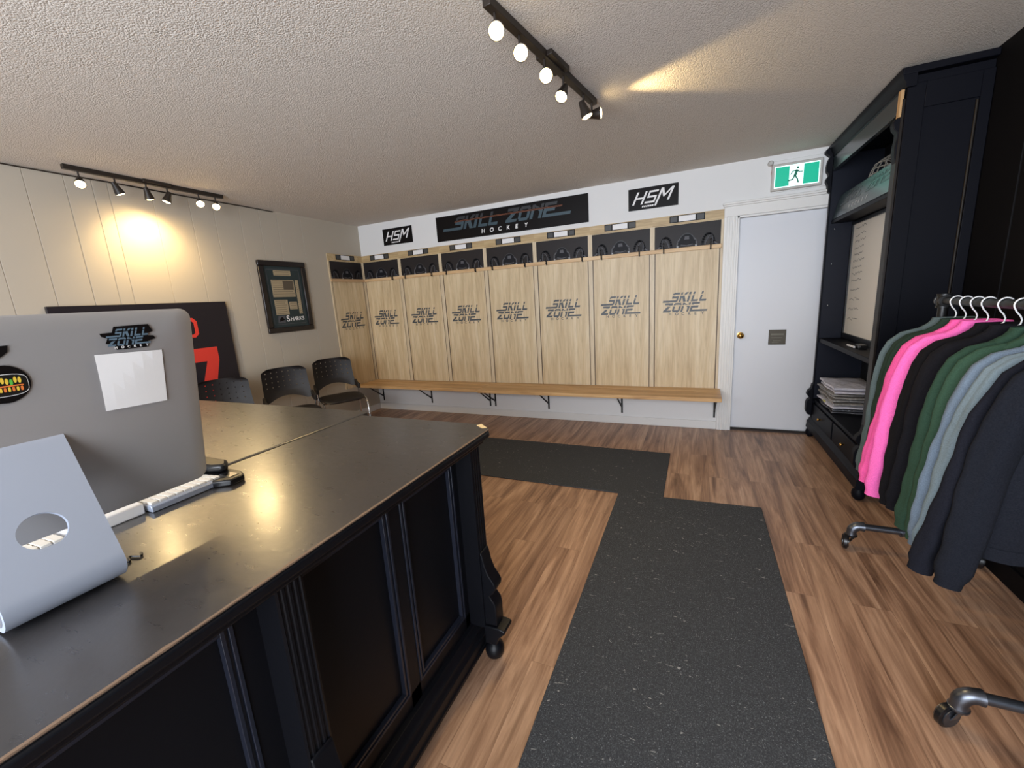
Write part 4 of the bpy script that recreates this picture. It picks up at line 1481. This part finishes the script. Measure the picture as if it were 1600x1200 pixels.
obj('lettering', tx, M['white'], sg)
# wire goalie cage behind the sign
cg = MB()
cx_, cy_, cz_ = 5.225, -.62, 2.02
for k in range(6):
    t0 = -0.9 + k * .36
    pts = [(cx_ + .10 * math.sin(a) * math.cos(t0) , cy_ + .14 * math.sin(t0) + .02 * math.cos(a), cz_ + .155 * math.cos(a)) for a in [-1.3 + 2.6 * i / 14 for i in range(15)]]
    cg.tube(pts, .0032, 6)
for k in range(4):
    r = .155 - .02 * k; z = cz_ + .02 + .033 * k
    sc_ = math.sqrt(max(.05, 1 - ((z - cz_) / .17) ** 2))
    cg.tube([(cx_ + .10 * sc_ * math.cos(a), cy_ + .15 * sc_ * math.sin(a), z) for a in [2 * PI * i / 24 for i in range(24)]], .0032, 6, closed=True)
cage = thing('goalie_mask', 'pale wire face cage showing above the cabinet sign', 'mask', (cx_, cy_, 1.868))
obj('wire_cage', cg, M['ballgrey'], cage, smooth=True)
q = MB()
rr = []
for s, z in ((.7, 1.869), (.9, 1.88), (1.0, 1.91), (1.0, 1.93), (.92, 1.945)):
    rr.append([(cx_ + .095 * s * math.cos(2 * PI * i / 24), cy_ + .14 * s * math.sin(2 * PI * i / 24), z) for i in range(24)])
q.loft(rr)
obj('mask_shell', q, M['white'], cage, smooth=True)

# folded shirts on the low shelf
random.seed(5)
zs = .362
names = [('dark folded shirt in clear plastic, bottom of the cabinet pile', 'polyd', .020),
         ('dark folded shirt in clear plastic, second from the bottom of the pile', 'polyd', .022),
         ('white folded shirt with a yellow print, third from the bottom of the pile', 'polyw', .030),
         ('grey folded shirt in crinkled plastic, fourth from the bottom of the pile', 'polyg', .026),
         ('grey folded shirt in crinkled plastic, middle of the pile', 'polyg', .026),
         ('grey folded shirt in crinkled plastic, fourth from the top of the pile', 'polyg', .026),
         ('white and navy folded shirt, third from the top of the pile', 'polyg', .022),
         ('white folded shirt, second from the top of the pile', 'polyw', .026),
         ('crumpled white shirt on top of the folded pile in the cabinet', 'polyw', .036)]
def folded(x0, x1, y0, y1, z, h, crumple):
    nx, ny = 10, 12
    vs, fs = [], []
    ph = [random.uniform(0, 6) for _ in range(6)]
    def edge(i, n): return min(1, 3.5 * min(i, n - i) / n + .25)
    for lay in (0, 1):
        for i in range(nx + 1):
            for j in range(ny + 1):
                u, v = i / nx, j / ny
                x = x0 + (x1 - x0) * u + .006 * math.sin(9 * v + ph[0]); y = y0 + (y1 - y0) * v + .006 * math.sin(8 * u + ph[1])
                e = min(edge(i, nx), edge(j, ny))
                if lay: zz = z + h * (.45 + .55 * e) + crumple * math.sin(11 * u + ph[2]) * math.sin(9 * v + ph[3]) * e
                else: zz = z + (h * .35) * (1 - e) * .6
                vs.append((x, y, zz))
    n = (nx + 1) * (ny + 1); I = lambda l, i, j: l * n + i * (ny + 1) + j
    for i in range(nx):
        for j in range(ny):
            fs.append((I(0, i, j), I(0, i, j + 1), I(0, i + 1, j + 1), I(0, i + 1, j)))
            fs.append((I(1, i, j), I(1, i + 1, j), I(1, i + 1, j + 1), I(1, i, j + 1)))
    for i in range(nx):
        for j in (0, ny): fs.append((I(0, i, j), I(0, i + 1, j), I(1, i + 1, j), I(1, i, j)))
    for j in range(ny):
        for i in (0, nx): fs.append((I(0, i, j), I(0, i, j + 1), I(1, i, j + 1), I(1, i, j)))
    return MB().add(vs, fs)
for k, (lab, mt, h) in enumerate(names):
    dx, dy = random.uniform(-.008, .008), random.uniform(-.012, .012)
    o = obj('folded_shirt', folded(5.062 + dx, 5.34, -.56 + dy, -.14 + dy, zs, h, .0035 if k < 8 else .006), M[mt], smooth=True)
    tag(o, lab, 'shirt', group='folded shirts stacked in the cabinet')
    if k == 2:
        q = MB().box(5.058 + dx, 5.064 + dx, -.40, -.33, zs + .008, zs + .02)
        obj('chest_print', q, M['yellow'], o)
    zs += h * .93

# ---------------------------------------------------------------- pipe clothes rack
RX, RY0, RY1 = 5.07, -1.93, -2.925
RZ = 1.272
rk = thing('clothes_rack', 'rolling clothes rack of grey steel pipe holding the sweatshirts', 'clothes rack', (RX, -2.42, 0))
obj('hanging_rail', MB().tube([(RX, RY0 + .02, RZ), (RX, RY1 - .02, RZ)], .0165, 16), M['pipeblk'], rk, smooth=True)
def fitting(mb, c, ax, l=.05, r=.0225):
    c = Vector(c); a = Vector(ax)
    mb.tube([c - a * l / 2, c - a * (l / 2 - .008), c - a * (l / 2 - .009), c + a * (l / 2 - .009), c + a * (l / 2 - .008), c + a * l / 2], [r * 1.12, r * 1.12, r, r, r * 1.12, r * 1.12], 16)
for yy in (RY0, RY1):
    q = MB(); q.tube([(RX, yy, .14), (RX, yy, RZ)], .0165, 16)
    up = obj('upright', q, M['pipeblk'], rk, smooth=True)
    q = MB(); fitting(q, (RX, yy, RZ), (0, 0, 1), .06); fitting(q, (RX, yy, RZ), (0, 1, 0), .05)
    obj('elbow_fitting', q, M['pipeblk'], up, smooth=True)
    q = MB(); q.tube([(4.865, yy, .132), (5.285, yy, .132)], .0165, 16)
    foot = obj('foot_bar', q, M['pipe'], rk, smooth=True)
    q = MB(); fitting(q, (RX, yy, .132), (1, 0, 0), .075); fitting(q, (RX, yy, .15), (0, 0, 1), .05)
    obj('tee_fitting', q, M['pipe'], foot, smooth=True)
    for s, xx in ((-1, 4.84), (1, 5.31)):
        q = MB()
        arc = [(xx - s * 0 - s * -.0, yy, .085), (xx, yy, .10)] + [(xx - s * (.032 - .032 * math.cos(a)) , yy, .10 + .032 * math.sin(a)) for a in [PI / 2 * k / 6 for k in range(1, 7)]]
        arc = [(xx, yy, .082), (xx, yy, .098)] + [(xx - s * .034 * (1 - math.cos(PI / 2 * k / 6)), yy, .098 + .034 * math.sin(PI / 2 * k / 6)) for k in range(1, 7)] + [(xx - s * .048, yy, .132)]
        q.tube(arc, [.0245, .021] + [.0225] * 6 + [.0245], 16)
        obj('elbow', q, M['pipe'], foot, smooth=True)
        # swivel caster, wheel turned sideways
        cs_ = thing  # (kept short: caster parts hang directly from the rack)
        wy = yy - .018
        ang = .55 if yy < -2.5 else 1.35
        dv = Vector((math.cos(ang), math.sin(ang), 0)) * (-1 if s < 0 else 1)
        nv = Vector((-dv.y, dv.x, 0))
        cpos = Vector((xx, yy, .0405)) + Vector((-.022 if s < 0 else .022, 0, 0))
        q = MB()
        def disc(r, w, x0=0):
            rings = []
            for rr_, h in ((r * .9, -w / 2), (r, -w / 2 + .003), (r, w / 2 - .003), (r * .9, w / 2)):
                rings.append([cpos + nv * (h + x0) + (dv * math.cos(2 * PI * k / 28) + Vector((0, 0, 1)) * math.sin(2 * PI * k / 28)) * rr_ for k in range(28)])
            q.loft(rings)
        disc(.040, .020)
        wh = obj('caster_wheel', q, M['plastic'], rk, smooth=40)
        q = MB()
        for o_ in (-.0125, .0125):
            rings = [[cpos + nv * (o_ + h) + (dv * math.cos(2 * PI * k / 24) + Vector((0, 0, 1)) * math.sin(2 * PI * k / 24)) * r_ for k in range(24)] for r_, h in ((.031, -.0015), (.031, .0015), (.014, .002 * (1 if o_ > 0 else -1)))]
            q.loft(rings)
        top = Vector((xx, yy, .078))
        for o_ in (-.016, .016):
            a = cpos + nv * o_; b = top + nv * o_ * .9
            w_ = dv * .010
            q.add([a - w_ + nv * .0015, a + w_ + nv * .0015, b + w_ * 1.8 + nv * .0015, b - w_ * 1.8 + nv * .0015, a - w_ - nv * .0015, a + w_ - nv * .0015, b + w_ * 1.8 - nv * .0015, b - w_ * 1.8 - nv * .0015],
                  [(0, 1, 2, 3), (4, 7, 6, 5), (0, 4, 5, 1), (1, 5, 6, 2), (2, 6, 7, 3), (3, 7, 4, 0)])
        q.lathe([(.024, .074), (.026, .078), (.026, .083), (.020, .087)], (xx, yy, 0), 'z', 20)
        obj('caster_fork', q, M['plastic'] if yy > -2.5 else M['pipe'], wh, smooth=30)

# hangers and sweatshirts
GAR = [  # y, colour, bulge, label
    (-2.035, (84, 96, 96), .8, 'heather grey green sweatshirt, farthest one on the rack'),
    (-2.105, (38, 52, 42), .8, 'dark forest green sweatshirt between the farthest grey one and the pink ones'),
    (-2.18, (246, 96, 168), .9, 'bright pink sweatshirt, the one next to the dark green one'),
    (-2.25, (248, 108, 182), .9, 'bright pink sweatshirt, the one next to the black one'),
    (-2.345, (17, 15, 18), .9, 'black sweatshirt hanging right beside the pink ones'),
    (-2.43, (19, 18, 23), .9, 'black sweatshirt hanging right beside the green ones'),
    (-2.535, (46, 70, 56), 1.1, 'bottle green sweatshirt next to the black ones'),
    (-2.61, (50, 74, 58), .9, 'bottle green sweatshirt next to the blue grey ones'),
    (-2.68, (106, 120, 136), .9, 'blue grey sweatshirt next to the green ones'),
    (-2.745, (118, 134, 144), .9, 'light blue grey sweatshirt beside the nearest navy black ones'),
    (-2.808, (19, 20, 28), 0.9, 'navy black sweatshirt, second nearest on the rack'),
    (-2.866, (20, 22, 29), 0.9, 'navy black sweatshirt, the nearest one on the rack'),
]
HL = ['heather grey green sweatshirt, farthest on the rack', 'dark forest green sweatshirt',
      'pink sweatshirt beside the dark green one', 'pink sweatshirt beside the black one',
      'black sweatshirt beside the pink ones', 'black sweatshirt beside the bottle green ones',
      'bottle green sweatshirt beside the black ones', 'bottle green sweatshirt beside the blue grey ones',
      'blue grey sweatshirt beside the green ones', 'light blue grey sweatshirt beside the navy black ones',
      'second nearest navy black sweatshirt', 'nearest navy black sweatshirt']


def garment(y, rgb, bulge, label, seed, splay=0.0):
    rnd = random.Random(seed)
    ph = [rnd.uniform(0, 6.28) for _ in range(10)]
    m = fabric('fabric_%02d' % seed, srgb(*rgb))
    t = thing('sweatshirt', label, 'sweatshirt', (RX, y, .5), group='sweatshirts on the pipe rack')
    N = 48
    hem = .56 + rnd.uniform(-.02, .02)
    # body: closed flattened tube, hem to collar
    levels = []
    for k in range(26):
        f_ = k / 25
        levels.append(hem + (1.085 - hem) * f_)
    rings = []
    def ring(a, b, z, fold):
        r = []
        for i in range(N):
            an = 2 * PI * i / N
            cx_ = math.copysign(abs(math.cos(an)) ** .75, math.cos(an)); sy_ = math.copysign(abs(math.sin(an)) ** .8, math.sin(an))
            wv = fold * (math.sin(7 * cx_ + ph[0] + 2.5 * z) + .6 * math.sin(13 * cx_ + ph[1] - 3 * z)) * .5
            r.append((RX + a * cx_, y + b * sy_ + wv * (1 - abs(cx_) ** 4), z))
        return r
    for z in levels:
        f_ = (z - hem) / (1.085 - hem)
        a = .222 - .008 * math.sin(f_ * PI) - .012 * max(0, (f_ - .8) / .2)
        b = .036 * bulge * (.85 + .15 * math.sin(f_ * PI))
        if f_ < .11:
            a *= .93 + .5 * f_; b *= .8
        rings.append(ring(a, b, z, .010 * (1 - f_ * .5)))
    for z, a, b in ((1.105, .196, .033), (1.125, .176, .031), (1.145, .145, .030), (1.165, .112, .030), (1.182, .086, .031), (1.196, .074, .033), (1.207, .070, .034), (1.203, .060, .026), (1.18, .055, .02)):
        rings.append(ring(a, b * bulge, z, .003))
    obj('torso', MB().loft(rings), m, t, smooth=60)
    for s in (-1, 1):
        drift = rnd.uniform(-.010, .004)
        zend = .475 + rnd.uniform(-.02, .02)
        path = [(.06, 1.148), (.11, 1.132), (.148, 1.112), (.172, 1.085), (.186, 1.045), (.198 + splay * .3, .97)]
        x_end = .246 + splay
        for k in range(1, 25):
            f_ = k / 24
            path.append((path[5][0] + (x_end - path[5][0]) * f_ ** .9, .97 + (zend - .97) * f_))
        rg = []
        K = len(path) - 1
        for k, (px_, pz_) in enumerate(path):
            a0 = path[max(0, k - 1)]; a1 = path[min(K, k + 1)]
            dx, dz = a1[0] - a0[0], a1[1] - a0[1]
            L_ = math.hypot(dx, dz); nx, nz = -dz / L_, dx / L_      # outward / upward normal
            f_ = max(0, (k - 5) / (K - 5))
            wx = (.022, .032, .042, .048, .051, .052)[k] if k < 6 else .052 - .014 * f_
            wy = (.026, .029, .033, .036, .038, .038)[k] * bulge if k < 6 else (.038 - .005 * f_) * bulge
            if f_ > .92: wx *= .84; wy *= .86
            elif f_ > .87: wx *= 1.04
            cr = .0022 * math.sin(f_ * 22 + 5 * f_ * f_ + ph[2]) * (1 if .05 < f_ < .88 else 0)
            yc = y - .010 * min(1, k / 6) + drift * f_ + .008 * math.sin(f_ * 5 + ph[3]) * min(1, f_ * 4)
            r = []
            for i in range(24):
                an = 2 * PI * i / 24
                fold = 1 + (.10 * math.sin(3 * an + ph[4] + 2.2 * f_) + .06 * math.sin(5 * an + ph[5] - 3 * f_)) * (1 if f_ < .9 else .3)
                c_ = math.cos(an) * (wx * fold + cr * (1 + math.sin(an)) * .6); s2 = math.sin(an) * wy * fold
                r.append((RX + s * (px_ + nx * c_), yc + s2 + cr * .5 * math.cos(2 * an), pz_ + nz * c_))
            rg.append(r)
        obj('sleeve', MB().loft(rg), m, t, smooth=60)
    q = MB()
    sc_ = 1.02
    low = [[(RX + (x_ - RX) * sc_, y + (y_ - y) * 1.12, z_) for x_, y_, z_ in rings[k]] for k in (0, 1, 2)]
    q.loft(low, cap=False)
    obj('hem_band', q, m, t, smooth=60)
    return t


def hanger(y, label, seed):
    t = thing('clothes_hanger', label, 'clothes hanger', (RX, y, 1.2), group='white wire hangers on the pipe rack')
    pts = []
    rr = .0215
    cx_, cz_ = RX, RZ + .0005
    for k in range(13):
        a = math.radians(35 + (205 - 35) * k / 12)
        pts.append((cx_ + rr * math.cos(a), y, cz_ + rr * math.sin(a)))
    pts += [(RX - .012, y, RZ - .024), (RX - .002, y, RZ - .036), (RX + .004, y, RZ - .050), (RX + .002, y, RZ - .064), (RX - .006, y, RZ - .071)]
    obj('hook', MB().tube(pts, .0024, 8), M['wire'], t, smooth=True)
    ar = [(RX - .006, y, RZ - .071), (RX - .05, y, RZ - .088), (RX - .10, y, RZ - .125), (RX - .15, y, RZ - .158), (RX - .16, y, RZ - .168), (RX - .15, y, RZ - .174),
          (RX, y, RZ - .174), (RX + .15, y, RZ - .174), (RX + .16, y, RZ - .168), (RX + .15, y, RZ - .158), (RX + .10, y, RZ - .125), (RX + .05, y, RZ - .088), (RX - .004, y, RZ - .070)]
    obj('shoulder_wire', MB().tube(ar, .0022, 8), M['wire'], t, smooth=True)
    return t


for k, (y, rgb, bg, lab) in enumerate(GAR):
    hanger(y, 'white wire hanger holding the ' + HL[k], k)
    garment(y, rgb, bg, lab, k + 1, (0, 0, .028, .028, .01, .01, .022, .014, .035, .045, .075, .035)[k])
